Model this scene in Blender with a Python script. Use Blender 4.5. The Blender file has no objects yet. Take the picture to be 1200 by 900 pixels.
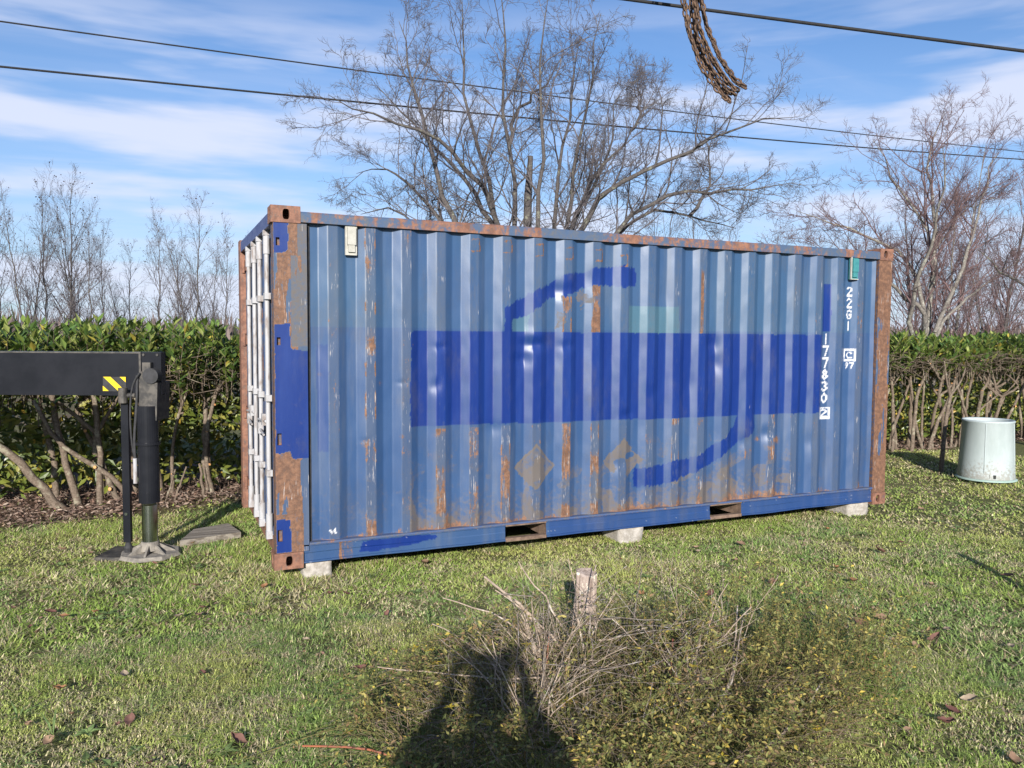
import bpy, bmesh, math, random
import numpy as np
from mathutils import Vector, Matrix
random.seed(7)
RNG = np.random.default_rng(11)
SC = bpy.context.scene
COL = SC.collection

# ------------------------------------------------------------------ camera
CAM_POS = Vector((-0.770, -5.793, 1.776))
yaw, pitch, roll = 0.423703, -0.0583436, 0.00645974
_f = Vector((math.sin(yaw) * math.cos(pitch), math.cos(yaw) * math.cos(pitch), math.sin(pitch)))
_r = Vector((math.cos(yaw), -math.sin(yaw), 0)); _u = _r.cross(_f)
_rr = _r * math.cos(roll) + _u * math.sin(roll); _uu = _u * math.cos(roll) - _r * math.sin(roll)
cam_d = bpy.data.cameras.new('camera'); cam = bpy.data.objects.new('camera', cam_d); COL.objects.link(cam)
cam.matrix_world = Matrix(((_rr.x, _uu.x, -_f.x, CAM_POS.x), (_rr.y, _uu.y, -_f.y, CAM_POS.y), (_rr.z, _uu.z, -_f.z, CAM_POS.z), (0, 0, 0, 1)))
cam_d.sensor_width = 36; cam_d.lens = 930.76 / 1200 * 36; cam_d.clip_start = 0.05; cam_d.clip_end = 5000
SC.camera = cam

# ------------------------------------------------------------------ light
SUN_EL = math.radians(19.8); SUN_TRAVEL = math.radians(25.5)      # travel direction, from +y towards +x
sd = bpy.data.lights.new('sun', 'SUN'); sd.energy = 5.0; sd.angle = math.radians(0.53); sd.color = (1.0, 0.94, 0.85)
sun = bpy.data.objects.new('sun', sd); COL.objects.link(sun)
tv = Vector((math.sin(SUN_TRAVEL) * math.cos(SUN_EL), math.cos(SUN_TRAVEL) * math.cos(SUN_EL), -math.sin(SUN_EL)))
sun.rotation_euler = tv.to_track_quat('-Z', 'Y').to_euler()
SC.view_settings.view_transform = 'Standard'; SC.view_settings.look = 'None'
SC.view_settings.gamma = 1.0; SC.view_settings.exposure = 0.62

W = bpy.data.worlds.new('World'); SC.world = W; W.use_nodes = True
nt = W.node_tree; nt.nodes.clear()
def N(t, kind, **kw):
    n = t.nodes.new(kind)
    for k, v in kw.items(): setattr(n, k, v)
    return n
sky = N(nt, 'ShaderNodeTexSky'); sky.sky_type = 'NISHITA'; sky.sun_disc = False
sky.sun_elevation = SUN_EL; sky.sun_rotation = math.pi + SUN_TRAVEL
sky.altitude = 200; sky.air_density = 1.0; sky.dust_density = 0.8; sky.ozone_density = 2.2
tc = N(nt, 'ShaderNodeTexCoord'); L = nt.links.new
sep = N(nt, 'ShaderNodeSeparateXYZ'); L(tc.outputs['Generated'], sep.inputs[0])
# high thin cloud: direction projected on a plane high above, noise stretched into streaks
zc = N(nt, 'ShaderNodeMath', operation='MAXIMUM'); L(sep.outputs['Z'], zc.inputs[0]); zc.inputs[1].default_value = 0.02
za = N(nt, 'ShaderNodeMath', operation='ADD'); L(zc.outputs[0], za.inputs[0]); za.inputs[1].default_value = 0.10
dx = N(nt, 'ShaderNodeMath', operation='DIVIDE'); L(sep.outputs['X'], dx.inputs[0]); L(za.outputs[0], dx.inputs[1])
dy = N(nt, 'ShaderNodeMath', operation='DIVIDE'); L(sep.outputs['Y'], dy.inputs[0]); L(za.outputs[0], dy.inputs[1])
cmb = N(nt, 'ShaderNodeCombineXYZ'); L(dx.outputs[0], cmb.inputs[0]); L(dy.outputs[0], cmb.inputs[1])
def cloud(scale, rot, sx, sy, lo, hi, loc=(0, 0, 0), detail=6):
    m = N(nt, 'ShaderNodeMapping'); m.inputs['Rotation'].default_value[2] = rot; m.inputs['Scale'].default_value = (sx, sy, 1); m.inputs['Location'].default_value = loc
    L(cmb.outputs[0], m.inputs[0])
    n = N(nt, 'ShaderNodeTexNoise'); n.inputs['Scale'].default_value = scale; n.inputs['Detail'].default_value = detail; n.inputs['Roughness'].default_value = 0.55
    n.inputs['Distortion'].default_value = 0.4
    L(m.outputs[0], n.inputs['Vector'])
    r = N(nt, 'ShaderNodeMapRange', interpolation_type='SMOOTHSTEP'); r.inputs['From Min'].default_value = lo; r.inputs['From Max'].default_value = hi
    L(n.outputs['Fac'], r.inputs['Value']); return r.outputs[0]
BANK = (1.0, 9.0, 4.2)
c1 = cloud(0.55, 0.45, 0.40, 1.1, 0.44, 0.72, (2.3, 0.4, 0), 4)
c2 = cloud(2.4, 0.35, 0.22, 1.2, 0.46, 0.80, (7.0, 3.0, 0), 8)
mx = N(nt, 'ShaderNodeMath', operation='MULTIPLY'); L(c2, mx.inputs[0]); mx.inputs[1].default_value = 0.35
ad = N(nt, 'ShaderNodeMath', operation='ADD', use_clamp=True); L(c1, ad.inputs[0]); L(mx.outputs[0], ad.inputs[1])
# long flat cloud banks lying at one height, broken up along their length
bm_ = N(nt, 'ShaderNodeMapping'); bm_.inputs['Scale'].default_value = (1.0, 1.0, 7.0); bm_.inputs['Location'].default_value = BANK
L(tc.outputs['Generated'], bm_.inputs[0])
bn = N(nt, 'ShaderNodeTexNoise'); bn.inputs['Scale'].default_value = 2.3; bn.inputs['Detail'].default_value = 5; bn.inputs['Roughness'].default_value = 0.5; L(bm_.outputs[0], bn.inputs['Vector'])
br = N(nt, 'ShaderNodeMapRange', interpolation_type='SMOOTHSTEP'); br.inputs["From Min"].default_value = 0.44; br.inputs["From Max"].default_value = 0.62; L(bn.outputs['Fac'], br.inputs['Value'])
# a broad veil low over the whole horizon, thinning upward
vr = N(nt, 'ShaderNodeMapRange', interpolation_type='SMOOTHSTEP'); vr.inputs['From Min'].default_value = 0.42; vr.inputs['From Max'].default_value = 0.20
vr.inputs['To Min'].default_value = 0.16; vr.inputs['To Max'].default_value = 0.95; L(sep.outputs['Z'], vr.inputs['Value'])
mc = N(nt, 'ShaderNodeMath', operation='MULTIPLY'); L(ad.outputs[0], mc.inputs[0]); L(vr.outputs[0], mc.inputs[1])
vb = N(nt, 'ShaderNodeMapRange', interpolation_type='SMOOTHSTEP'); vb.inputs['From Min'].default_value = 0.40; vb.inputs['From Max'].default_value = 0.28; L(sep.outputs['Z'], vb.inputs['Value'])
mb_ = N(nt, 'ShaderNodeMath', operation='MULTIPLY'); L(br.outputs[0], mb_.inputs[0]); L(vb.outputs[0], mb_.inputs[1])
mxx = N(nt, 'ShaderNodeMath', operation='MAXIMUM'); L(mb_.outputs[0], mxx.inputs[0]); L(mc.outputs[0], mxx.inputs[1])
mc2 = N(nt, 'ShaderNodeMath', operation='MULTIPLY'); L(mxx.outputs[0], mc2.inputs[0]); mc2.inputs[1].default_value = 0.85
hz = N(nt, 'ShaderNodeMapRange', interpolation_type='SMOOTHSTEP'); hz.inputs['From Min'].default_value = 0.40; hz.inputs['From Max'].default_value = 0.0
hz.inputs['To Min'].default_value = 0.0; hz.inputs['To Max'].default_value = 0.45; L(sep.outputs['Z'], hz.inputs['Value'])
SKY_GAIN = N(nt, 'ShaderNodeMix', data_type='RGBA', blend_type='MULTIPLY'); SKY_GAIN.inputs['Factor'].default_value = 1.0
L(sky.outputs[0], SKY_GAIN.inputs['A']); SKY_GAIN.inputs['B'].default_value = (0.74, 0.95, 1.22, 1)
m1 = N(nt, 'ShaderNodeMix', data_type='RGBA'); L(hz.outputs[0], m1.inputs['Factor']); L(SKY_GAIN.outputs['Result'], m1.inputs['A']); m1.inputs['B'].default_value = (4.7, 5.9, 7.9, 1)
m2 = N(nt, 'ShaderNodeMix', data_type='RGBA'); L(mc2.outputs[0], m2.inputs['Factor']); L(m1.outputs['Result'], m2.inputs['A']); m2.inputs['B'].default_value = (6.2, 6.6, 8.0, 1)
bg = N(nt, 'ShaderNodeBackground'); bg.inputs['Strength'].default_value = 0.084; L(m2.outputs['Result'], bg.inputs['Color'])
wo = N(nt, 'ShaderNodeOutputWorld'); L(bg.outputs[0], wo.inputs['Surface'])

# ------------------------------------------------------------------ materials
class Mat:
    """small helper around one Principled material"""
    def __init__(s, name, rough=0.7, metal=0.0, spec=0.5):
        s.m = bpy.data.materials.new(name); s.m.use_nodes = True; s.t = s.m.node_tree
        s.b = s.t.nodes['Principled BSDF']; s.b.inputs['Roughness'].default_value = rough; s.b.inputs['Metallic'].default_value = metal
        s.b.inputs['Specular IOR Level'].default_value = spec
        s.co = N(s.t, 'ShaderNodeTexCoord')
    def link(s, a, b): s.t.links.new(a, b)
    def noise(s, scale, detail=4, rough=0.6, stretch=(1, 1, 1), dist=0.0):
        m = N(s.t, 'ShaderNodeMapping'); m.inputs['Scale'].default_value = stretch; s.link(s.co.outputs['Object'], m.inputs[0])
        n = N(s.t, 'ShaderNodeTexNoise'); n.inputs['Scale'].default_value = scale; n.inputs['Detail'].default_value = detail
        n.inputs['Roughness'].default_value = rough; n.inputs['Distortion'].default_value = dist; s.link(m.outputs[0], n.inputs['Vector']); return n.outputs['Fac']
    def rng(s, v, lo, hi, a=0.0, b=1.0):
        r = N(s.t, 'ShaderNodeMapRange', interpolation_type='SMOOTHSTEP'); s.link(v, r.inputs['Value'])
        r.inputs['From Min'].default_value = lo; r.inputs['From Max'].default_value = hi; r.inputs['To Min'].default_value = a; r.inputs['To Max'].default_value = b; return r.outputs[0]
    def math(s, op, a, b=None, clamp=False):
        n = N(s.t, 'ShaderNodeMath', operation=op, use_clamp=clamp)
        for i, q in enumerate((a, b)):
            if q is None: continue
            if isinstance(q, (int, float)): n.inputs[i].default_value = q
            else: s.link(q, n.inputs[i])
        return n.outputs[0]
    def mix(s, f, a, b, mode='MIX'):
        n = N(s.t, 'ShaderNodeMix', data_type='RGBA', blend_type=mode)
        for k, q in (('Factor', f), ('A', a), ('B', b)):
            if isinstance(q, (int, float)): n.inputs[k].default_value = q
            elif isinstance(q, tuple): n.inputs[k].default_value = q if len(q) == 4 else q + (1,)
            else: s.link(q, n.inputs[k])
        return n.outputs['Result']
    def attr(s, name):
        n = N(s.t, 'ShaderNodeAttribute'); n.attribute_name = name; q = N(s.t, 'ShaderNodeSeparateColor'); s.link(n.outputs['Color'], q.inputs[0])
        return n.outputs['Color'], q.outputs['Red'], q.outputs['Green'], q.outputs['Blue']
    def color(s, c):
        if isinstance(c, tuple): s.b.inputs['Base Color'].default_value = c if len(c) == 4 else c + (1,)
        else: s.link(c, s.b.inputs['Base Color'])
    def bump(s, h, strength=0.3, dist=0.01):
        n = N(s.t, 'ShaderNodeBump'); n.inputs['Strength'].default_value = strength; n.inputs['Distance'].default_value = dist
        s.link(h, n.inputs['Height']); s.link(n.outputs[0], s.b.inputs['Normal'])
    def rough(s, v): s.link(v, s.b.inputs['Roughness'])

def simple(name, c1, c2, scale=6, rough=0.7, metal=0, bump=0.2, stretch=(1, 1, 1), lo=0.35, hi=0.65, bd=0.01):
    M = Mat(name, rough, metal); n = M.noise(scale, 6, 0.65, stretch); M.color(M.mix(M.rng(n, lo, hi), c1, c2)); M.bump(n, bump, bd); return M.m

# container paint: masks painted per vertex (patch / rust / white print), (teal / grime / scrape)
def paint_material():
    M = Mat('container_paint', 0.42)
    _, patch, rust, white = M.attr('paint_a'); _, teal, grime, worn = M.attr('paint_b')
    big = M.noise(1.3, 5, 0.6); streak = M.noise(7, 5, 0.65, (1, 1, 0.12)); fine = M.noise(70, 5, 0.7, (1, 1, 0.25)); blot = M.noise(24, 6, 0.75); grit = M.noise(190, 4, 0.7, (1, 1, 0.5)); scr = M.noise(150, 3, 0.6, (1, 1, 0.05)); gate = M.noise(9, 4, 0.6, (1, 1, 0.5))
    base = M.mix(M.rng(big, 0.35, 0.68), (0.024, 0.063, 0.160), (0.034, 0.076, 0.175))
    base = M.mix(M.math('MULTIPLY', M.rng(streak, 0.48, 0.72), 0.5), base, (0.080, 0.105, 0.160))
    base = M.mix(M.math('MULTIPLY', M.rng(fine, 0.52, 0.8), 0.5), base, (0.026, 0.058, 0.140))
    base = M.mix(M.math('MULTIPLY', teal, 0.75), base, (0.070, 0.160, 0.185))
    pc = M.mix(M.rng(streak, 0.4, 0.75), (0.0030, 0.0215, 0.150), (0.0050, 0.031, 0.180))
    pc = M.mix(M.math('MULTIPLY', M.rng(fine, 0.55, 0.8), 0.35), pc, (0.015, 0.042, 0.150))
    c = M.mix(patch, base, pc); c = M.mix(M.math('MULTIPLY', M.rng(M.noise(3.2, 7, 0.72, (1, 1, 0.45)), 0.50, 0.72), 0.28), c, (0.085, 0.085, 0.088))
    w = M.rng(M.math('ADD', M.math('MULTIPLY', worn, 0.60), M.math('MULTIPLY', fine, 0.75)), 0.60, 0.82)
    c = M.mix(M.math('MULTIPLY', w, 0.40), c, (0.085, 0.098, 0.125))
    gr = M.rng(M.math('ADD', M.math('MULTIPLY', grime, 0.6), M.math('MULTIPLY', blot, 0.7)), 0.58, 0.88)
    c = M.mix(M.math('MULTIPLY', gr, 0.75), c, (0.120, 0.092, 0.062))
    halo = M.rng(M.math('ADD', M.math('MULTIPLY', rust, 0.6), M.math('MULTIPLY', streak, 0.5)), 0.42, 0.85)
    c = M.mix(M.math('MULTIPLY', halo, 0.40), c, (0.120, 0.085, 0.065))
    nz = M.math('ADD', M.math('MULTIPLY', fine, 0.95), M.math('ADD', M.math('MULTIPLY', blot, 0.75), M.math('MULTIPLY', grit, 0.55)))      # about 1.12 on average
    r = M.rng(M.math('ADD', M.math('MULTIPLY', rust, 0.62), nz), 1.50, 1.60)
    rc = M.mix(M.rng(blot, 0.38, 0.66), (0.105, 0.052, 0.032), (0.215, 0.108, 0.062))
    rc = M.mix(M.math('MULTIPLY', M.rng(grit, 0.5, 0.72), 0.7), rc, (0.12, 0.085, 0.070))
    c = M.mix(r, c, rc)
    sw = M.math('MULTIPLY', M.rng(scr, 0.60, 0.67), M.rng(M.math('ADD', M.math('MULTIPLY', worn, 0.55), M.math('MULTIPLY', gate, 1.2)), 1.02, 1.12))
    c = M.mix(M.math('MULTIPLY', sw, 0.7), c, (0.50, 0.46, 0.44)); c = M.mix(M.math('MULTIPLY', white, M.rng(grit, 0.32, 0.45)), c, (0.62, 0.62, 0.64))
    M.color(c); M.b.inputs['Specular IOR Level'].default_value = 0.50
    M.rough(M.math('ADD', M.math('MULTIPLY', M.math('MAXIMUM', r, gr), 0.3), M.rng(streak, 0.3, 0.8, 0.37, 0.47)))
    M.bump(M.math('ADD', M.math('MULTIPLY', r, 0.6), M.math('MULTIPLY', blot, 0.3)), 0.25, 0.004)
    return M.m
PAINT = paint_material()
def rusty(name, amount, blue=(0.050, 0.088, 0.165)):
    M = Mat(name, 0.7); a = M.noise(4, 6, 0.7, (1, 1, 0.35)); f = M.noise(45, 5, 0.7, (1, 1, 0.4)); b = M.noise(16, 6, 0.7)
    rc = M.mix(M.rng(b, 0.35, 0.68), (0.135, 0.062, 0.042), (0.270, 0.128, 0.082)); rc = M.mix(M.rng(f, 0.50, 0.72), rc, (0.115, 0.085, 0.072))
    bl = M.mix(M.rng(b, 0.4, 0.7), blue, (0.095, 0.10, 0.11))
    k = M.math('ADD', M.math('MULTIPLY', a, 0.7), M.math('MULTIPLY', b, 0.3))
    M.color(M.mix(M.rng(k, 0.62 - amount * 0.34, 0.70 - amount * 0.34), bl, rc)); M.bump(b, 0.35, 0.006); return M.m
RUST = rusty('rusty_steel', 0.85); RUSTHALF = rusty('half_rusted_blue_steel', 0.42); RUSTLOW = rusty('faded_blue_steel', 0.10, (0.045, 0.08, 0.19))
BLUEDOOR = rusty('door_blue_paint', 0.15, (0.040, 0.072, 0.16))
RODW = simple('worn_white_paint_on_steel', (0.37, 0.37, 0.39), (0.19, 0.15, 0.13), 14, 0.5, 0, 0.15, (1, 1, 0.3), 0.46, 0.68, 0.003)
GASKET = simple('black_rubber', (0.02, 0.02, 0.022), (0.035, 0.035, 0.04), 20, 0.8)
BLACKP = simple('black_machine_paint', (0.011, 0.012, 0.016), (0.017, 0.018, 0.023), 3, 0.24, 0, 0.05)
BLACKD = simple('dusty_black_steel', (0.022, 0.021, 0.021), (0.085, 0.075, 0.065), 14, 0.6, 0, 0.2)
BLACKP.node_tree.nodes['Principled BSDF'].inputs['Specular IOR Level'].default_value = 0.22
CHROME = simple('chromed_steel', (0.46, 0.49, 0.48), (0.36, 0.39, 0.38), 3, 0.22, 1.0, 0.02)
DUSTPLATE = simple('dusty_steel_foot', (0.26, 0.235, 0.20), (0.15, 0.135, 0.12), 18, 0.85, 0, 0.4)
YELLOW = simple('yellow_reflective_film', (0.72, 0.50, 0.01), (0.66, 0.45, 0.01), 10, 0.4, 0, 0.0)
BLOCKM = simple('white_concrete', (0.42, 0.39, 0.36), (0.27, 0.245, 0.215), 22, 0.95, 0, 0.6)
PLANKM = simple('weathered_grey_wood', (0.27, 0.24, 0.205), (0.13, 0.11, 0.09), 9, 0.9, 0, 0.8, (0.25, 5.0, 3.0), 0.42, 0.60)
POSTM = None
VENTW = simple('cream_vent_plastic', (0.42, 0.41, 0.37), (0.34, 0.33, 0.29), 20, 0.6)
VENTT = simple('teal_vent_plastic', (0.03, 0.17, 0.19), (0.05, 0.22, 0.23), 20, 0.5)
def comp_mat():
    M = Mat('pale_green_plastic', 0.5); n = M.noise(5, 5, 0.65, (1, 1, 0.35)); c = M.mix(M.rng(n, 0.35, 0.65), (0.40, 0.455, 0.468), (0.345, 0.400, 0.408))
    z = N(M.t, 'ShaderNodeSeparateXYZ'); M.link(M.co.outputs['Object'], z.inputs[0]); sp = M.noise(26, 5, 0.7); d = M.rng(M.math('SUBTRACT', sp, M.math('MULTIPLY', z.outputs['Z'], 0.9)), 0.28, 0.50)
    M.color(M.mix(M.math('MULTIPLY', d, 0.6), c, (0.20, 0.17, 0.13))); return M.m
COMPM = comp_mat()
CUT = simple('fresh_cut_wood', (0.62, 0.33, 0.13), (0.50, 0.24, 0.09), 20, 0.8)
CABLE = simple('black_cable_sheath', (0.008, 0.008, 0.010), (0.016, 0.016, 0.018), 20, 0.8)
CHAINM = simple('rusty_chain_steel', (0.055, 0.034, 0.025), (0.15, 0.09, 0.056), 40, 0.65, 0.35, 0.4, (1, 1, 1), 0.4, 0.62, 0.002)
def bark_mat(name, c1, c2, lich, amt=0.5, sc=7):
    M = Mat(name, 0.9, 0, 0.2); a = M.noise(sc, 6, 0.7); b = M.noise(sc * 5, 5, 0.7)
    c = M.mix(M.rng(b, 0.35, 0.7), c1, c2); c = M.mix(M.rng(a, 0.62 - amt * 0.25, 0.72 - amt * 0.25), c, lich); M.color(c); M.bump(b, 0.5, 0.01); return M.m
BARK = bark_mat('grey_bark', (0.060, 0.053, 0.052), (0.120, 0.108, 0.104), (0.20, 0.20, 0.155), 0.25)
TWIG = bark_mat('twig_bark', (0.088, 0.078, 0.084), (0.148, 0.132, 0.138), (0.20, 0.19, 0.17), 0.22, 3)
BARKW = bark_mat('lichen_white_bark', (0.14, 0.125, 0.112), (0.24, 0.22, 0.195), (0.36, 0.36, 0.31), 0.38)
TWIGRED = bark_mat('reddish_twig_bark', (0.120, 0.078, 0.080), (0.185, 0.125, 0.125), (0.18, 0.145, 0.14), 0.1, 3)
HEDGEBARK = bark_mat('laurel_bark', (0.105, 0.080, 0.060), (0.21, 0.165, 0.13), (0.26, 0.235, 0.175), 0.35, 9)
DRYSTICK = bark_mat('dry_stick', (0.135, 0.108, 0.090), (0.26, 0.22, 0.19), (0.36, 0.33, 0.31), 0.35, 12)
GREENSTEM = bark_mat('green_stem', (0.11, 0.11, 0.04), (0.17, 0.15, 0.06), (0.20, 0.13, 0.06), 0.3, 10)
def vcol_mat(name, rough=0.6, spec=0.4, trans=0.0):
    M = Mat(name, rough, 0, spec); c, *_ = M.attr('tint'); M.color(c)
    if trans:
        tb = N(M.t, 'ShaderNodeBsdfTranslucent'); M.link(c, tb.inputs['Color']); mxs = N(M.t, 'ShaderNodeMixShader'); mxs.inputs[0].default_value = trans
        M.link(M.b.outputs[0], mxs.inputs[1]); M.link(tb.outputs[0], mxs.inputs[2]); M.link(mxs.outputs[0], M.t.nodes['Material Output'].inputs['Surface'])
    return M.m
LEAFM = vcol_mat('laurel_leaf', 0.36, 0.5, 0.22); GRASSM = vcol_mat('grass_blade', 0.65, 0.3, 0.25); DEADLEAF = vcol_mat('dead_leaf', 0.8, 0.2, 0.1)
SMALLLEAF = vcol_mat('small_shrub_leaf', 0.55, 0.3, 0.3)
def post_mat():
    M = Mat('lichened_post_wood', 0.92, 0, 0.2); g = M.noise(10, 6, 0.7, (4, 4, 0.35)); l = M.noise(18, 5, 0.7, (1, 1, 0.6))
    c = M.mix(M.rng(g, 0.35, 0.68), (0.20, 0.15, 0.125), (0.42, 0.345, 0.30)); c = M.mix(M.rng(l, 0.60, 0.66), c, (0.58, 0.55, 0.45)); M.color(c); M.bump(g, 0.7, 0.012); return M.m
POSTM = post_mat()
def ground_mat():
    M = Mat('lawn_soil', 0.95, 0, 0.15); a = M.noise(0.7, 6, 0.65); b = M.noise(5, 7, 0.7); f = M.noise(55, 6, 0.75)
    c = M.mix(M.rng(b, 0.35, 0.7), (0.185, 0.210, 0.075), (0.260, 0.260, 0.120)); c = M.mix(M.math('MULTIPLY', M.rng(M.noise(130, 3, 0.7), 0.40, 0.62), 0.75), (0.085, 0.100, 0.036), c); c = M.mix(M.rng(a, 0.45, 0.75), c, (0.165, 0.140, 0.075))
    c = M.mix(M.rng(f, 0.50, 0.72), c, (0.115, 0.088, 0.055)); c = M.mix(M.math('MULTIPLY', M.rng(f, 0.42, 0.30), 0.5), c, (0.19, 0.17, 0.09))
    _, lit, fld, _b = M.attr('zone')
    c = M.mix(lit, c, M.mix(M.rng(f, 0.4, 0.65), (0.085, 0.052, 0.036), (0.20, 0.13, 0.095)))
    c = M.mix(fld, c, M.mix(M.rng(a, 0.4, 0.6), (0.13, 0.13, 0.055), (0.16, 0.12, 0.08)))
    M.color(c); M.bump(M.math('ADD', f, b), 0.8, 0.03); return M.m
GROUNDM = ground_mat()

# ------------------------------------------------------------------ helpers
def tag(o, label=None, cat=None, group=None, kind=None):
    if label: o['label'] = label
    if cat: o['category'] = cat
    if group: o['group'] = group
    if kind: o['kind'] = kind
    return o
def empty(name, loc=(0, 0, 0), rz=0.0, **k):
    o = bpy.data.objects.new(name, None); COL.objects.link(o); o.location = loc; o.rotation_euler = (0, 0, rz); o.empty_display_size = 0.2
    return tag(o, **k)
def link(name, me, parent=None):
    o = bpy.data.objects.new(name, me); COL.objects.link(o); o.parent = parent; return o
def mesh_np(name, V, F, mats, parent=None, smooth=True, midx=None, attrs=None):
    """V (n,3), F list of int arrays (m,k) with k corners each -> one mesh object"""
    me = bpy.data.meshes.new(name); V = np.asarray(V, np.float32)
    Fs = [np.asarray(f, np.int32) for f in (F if isinstance(F, list) else [F]) if len(f)]
    loops = np.concatenate([f.ravel() for f in Fs]); tot = np.concatenate([np.full(len(f), f.shape[1], np.int32) for f in Fs])
    st = np.zeros(len(tot), np.int32); st[1:] = np.cumsum(tot)[:-1]
    me.vertices.add(len(V)); me.vertices.foreach_set('co', V.ravel()); me.loops.add(len(loops)); me.loops.foreach_set('vertex_index', loops)
    me.polygons.add(len(tot)); me.polygons.foreach_set('loop_start', st); me.polygons.foreach_set('loop_total', tot)
    me.polygons.foreach_set('use_smooth', np.full(len(tot), smooth, bool))
    for m in (mats if isinstance(mats, (list, tuple)) else [mats]): me.materials.append(m)
    if midx is not None: me.polygons.foreach_set('material_index', np.asarray(midx, np.int32))
    for k, c in (attrs or {}).items():
        a = me.color_attributes.new(k, 'FLOAT_COLOR', 'POINT'); cc = np.ones((len(V), 4), np.float32); cc[:, :3] = c; a.data.foreach_set('color', cc.ravel())
    me.update(calc_edges=True); me.validate()
    return link(name, me, parent)
def bm_obj(name, bm, mats, parent=None, bevel=0.0, smooth=False, seg=2):
    if bevel: bmesh.ops.bevel(bm, geom=[e for e in bm.edges if len(e.link_faces) == 2 and e.calc_face_angle(0) > 0.5], offset=bevel, segments=seg, affect='EDGES', profile=0.6)
    bmesh.ops.recalc_face_normals(bm, faces=bm.faces)
    me = bpy.data.meshes.new(name); bm.to_mesh(me); bm.free()
    for m in (mats if isinstance(mats, (list, tuple)) else [mats]): me.materials.append(m)
    for p in me.polygons: p.use_smooth = smooth
    return link(name, me, parent)
def box(bm, x0, x1, y0, y1, z0, z1, mat=0):
    v = [bm.verts.new(p) for p in ((x0, y0, z0), (x1, y0, z0), (x1, y1, z0), (x0, y1, z0), (x0, y0, z1), (x1, y0, z1), (x1, y1, z1), (x0, y1, z1))]
    for f in ((0, 3, 2, 1), (4, 5, 6, 7), (0, 1, 5, 4), (1, 2, 6, 5), (2, 3, 7, 6), (3, 0, 4, 7)):
        q = bm.faces.new([v[i] for i in f]); q.material_index = mat
    return v
def boxo(name, b, mats, parent=None, bevel=0.0):
    bm = bmesh.new(); box(bm, *b); return bm_obj(name, bm, mats, parent, bevel)
def frustum(bm, p0, p1, r0, r1, n=16, mat=0, cap=True):
    p0 = Vector(p0); p1 = Vector(p1); d = (p1 - p0).normalized(); a = d.orthogonal().normalized(); b = d.cross(a)
    r = [[bm.verts.new(p + (a * math.cos(t) + b * math.sin(t)) * q) for t in [2 * math.pi * i / n for i in range(n)]] for p, q in ((p0, r0), (p1, r1))]
    for i in range(n):
        f = bm.faces.new((r[0][i], r[0][(i + 1) % n], r[1][(i + 1) % n], r[1][i])); f.smooth = True; f.material_index = mat
    if cap:
        for k in (0, 1):
            f = bm.faces.new(r[k] if k else r[k][::-1]); f.material_index = mat
def noise2(u, v, seed=0):
    """smooth lattice value noise in 0..1, vectorised"""
    tab = np.random.default_rng(seed).random((256, 256)); u = np.asarray(u, float); v = np.asarray(v, float)
    i = np.floor(u).astype(int); j = np.floor(v).astype(int); fu = u - i; fv = v - j; fu = fu * fu * (3 - 2 * fu); fv = fv * fv * (3 - 2 * fv)
    g = lambda a, b: tab[a % 256, b % 256]
    return (g(i, j) * (1 - fu) + g(i + 1, j) * fu) * (1 - fv) + (g(i, j + 1) * (1 - fu) + g(i + 1, j + 1) * fu) * fv
def fbm(u, v, seed=0, o=4):
    s = 0; a = 0.5; t = 0
    for k in range(o): s = s + a * noise2(u * 2 ** k, v * 2 ** k, seed + k); t += a; a *= 0.55
    return s / t
def inpoly(x, z, P):
    c = np.zeros(x.shape, bool); n = len(P); j = n - 1
    for i in range(n):
        xi, zi = P[i]; xj, zj = P[j]
        with np.errstate(divide='ignore', invalid='ignore'):
            c ^= ((zi > z) != (zj > z)) & (x < (xj - xi) * (z - zi) / (zj - zi + 1e-12) + xi)
        j = i
    return c
def segdist(x, z, a, b):
    dx, dz = b[0] - a[0], b[1] - a[1]; t = np.clip(((x - a[0]) * dx + (z - a[1]) * dz) / (dx * dx + dz * dz + 1e-12), 0, 1)
    return np.hypot(x - a[0] - t * dx, z - a[1] - t * dz)

# tubes along many polylines at once
def tubes(P, R, sides):
    n, k, _ = P.shape; T = np.gradient(P, axis=1); T /= np.linalg.norm(T, axis=2, keepdims=True) + 1e-9
    ref = np.tile(np.array([0.37, 0.61, 0.70]), (n, 1)); bad = np.abs((T[:, 0] * ref).sum(1)) > 0.9; ref[bad] = (0.8, -0.6, 0.1)
    A = np.cross(T, ref[:, None, :]); A /= np.linalg.norm(A, axis=2, keepdims=True) + 1e-9; B = np.cross(T, A)
    th = np.arange(sides) * 2 * np.pi / sides
    V = P[:, :, None, :] + R[:, :, None, None] * (A[:, :, None, :] * np.cos(th)[None, None, :, None] + B[:, :, None, :] * np.sin(th)[None, None, :, None])
    base = (np.arange(n) * k * sides)[:, None, None]; i = np.arange(k - 1)[None, :, None] * sides; s = np.arange(sides)[None, None, :]; s2 = (s + 1) % sides
    F = np.stack([base + i + s, base + i + s2, base + i + sides + s2, base + i + sides + s], -1).reshape(-1, 4)
    return V.reshape(-1, 3), F
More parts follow.
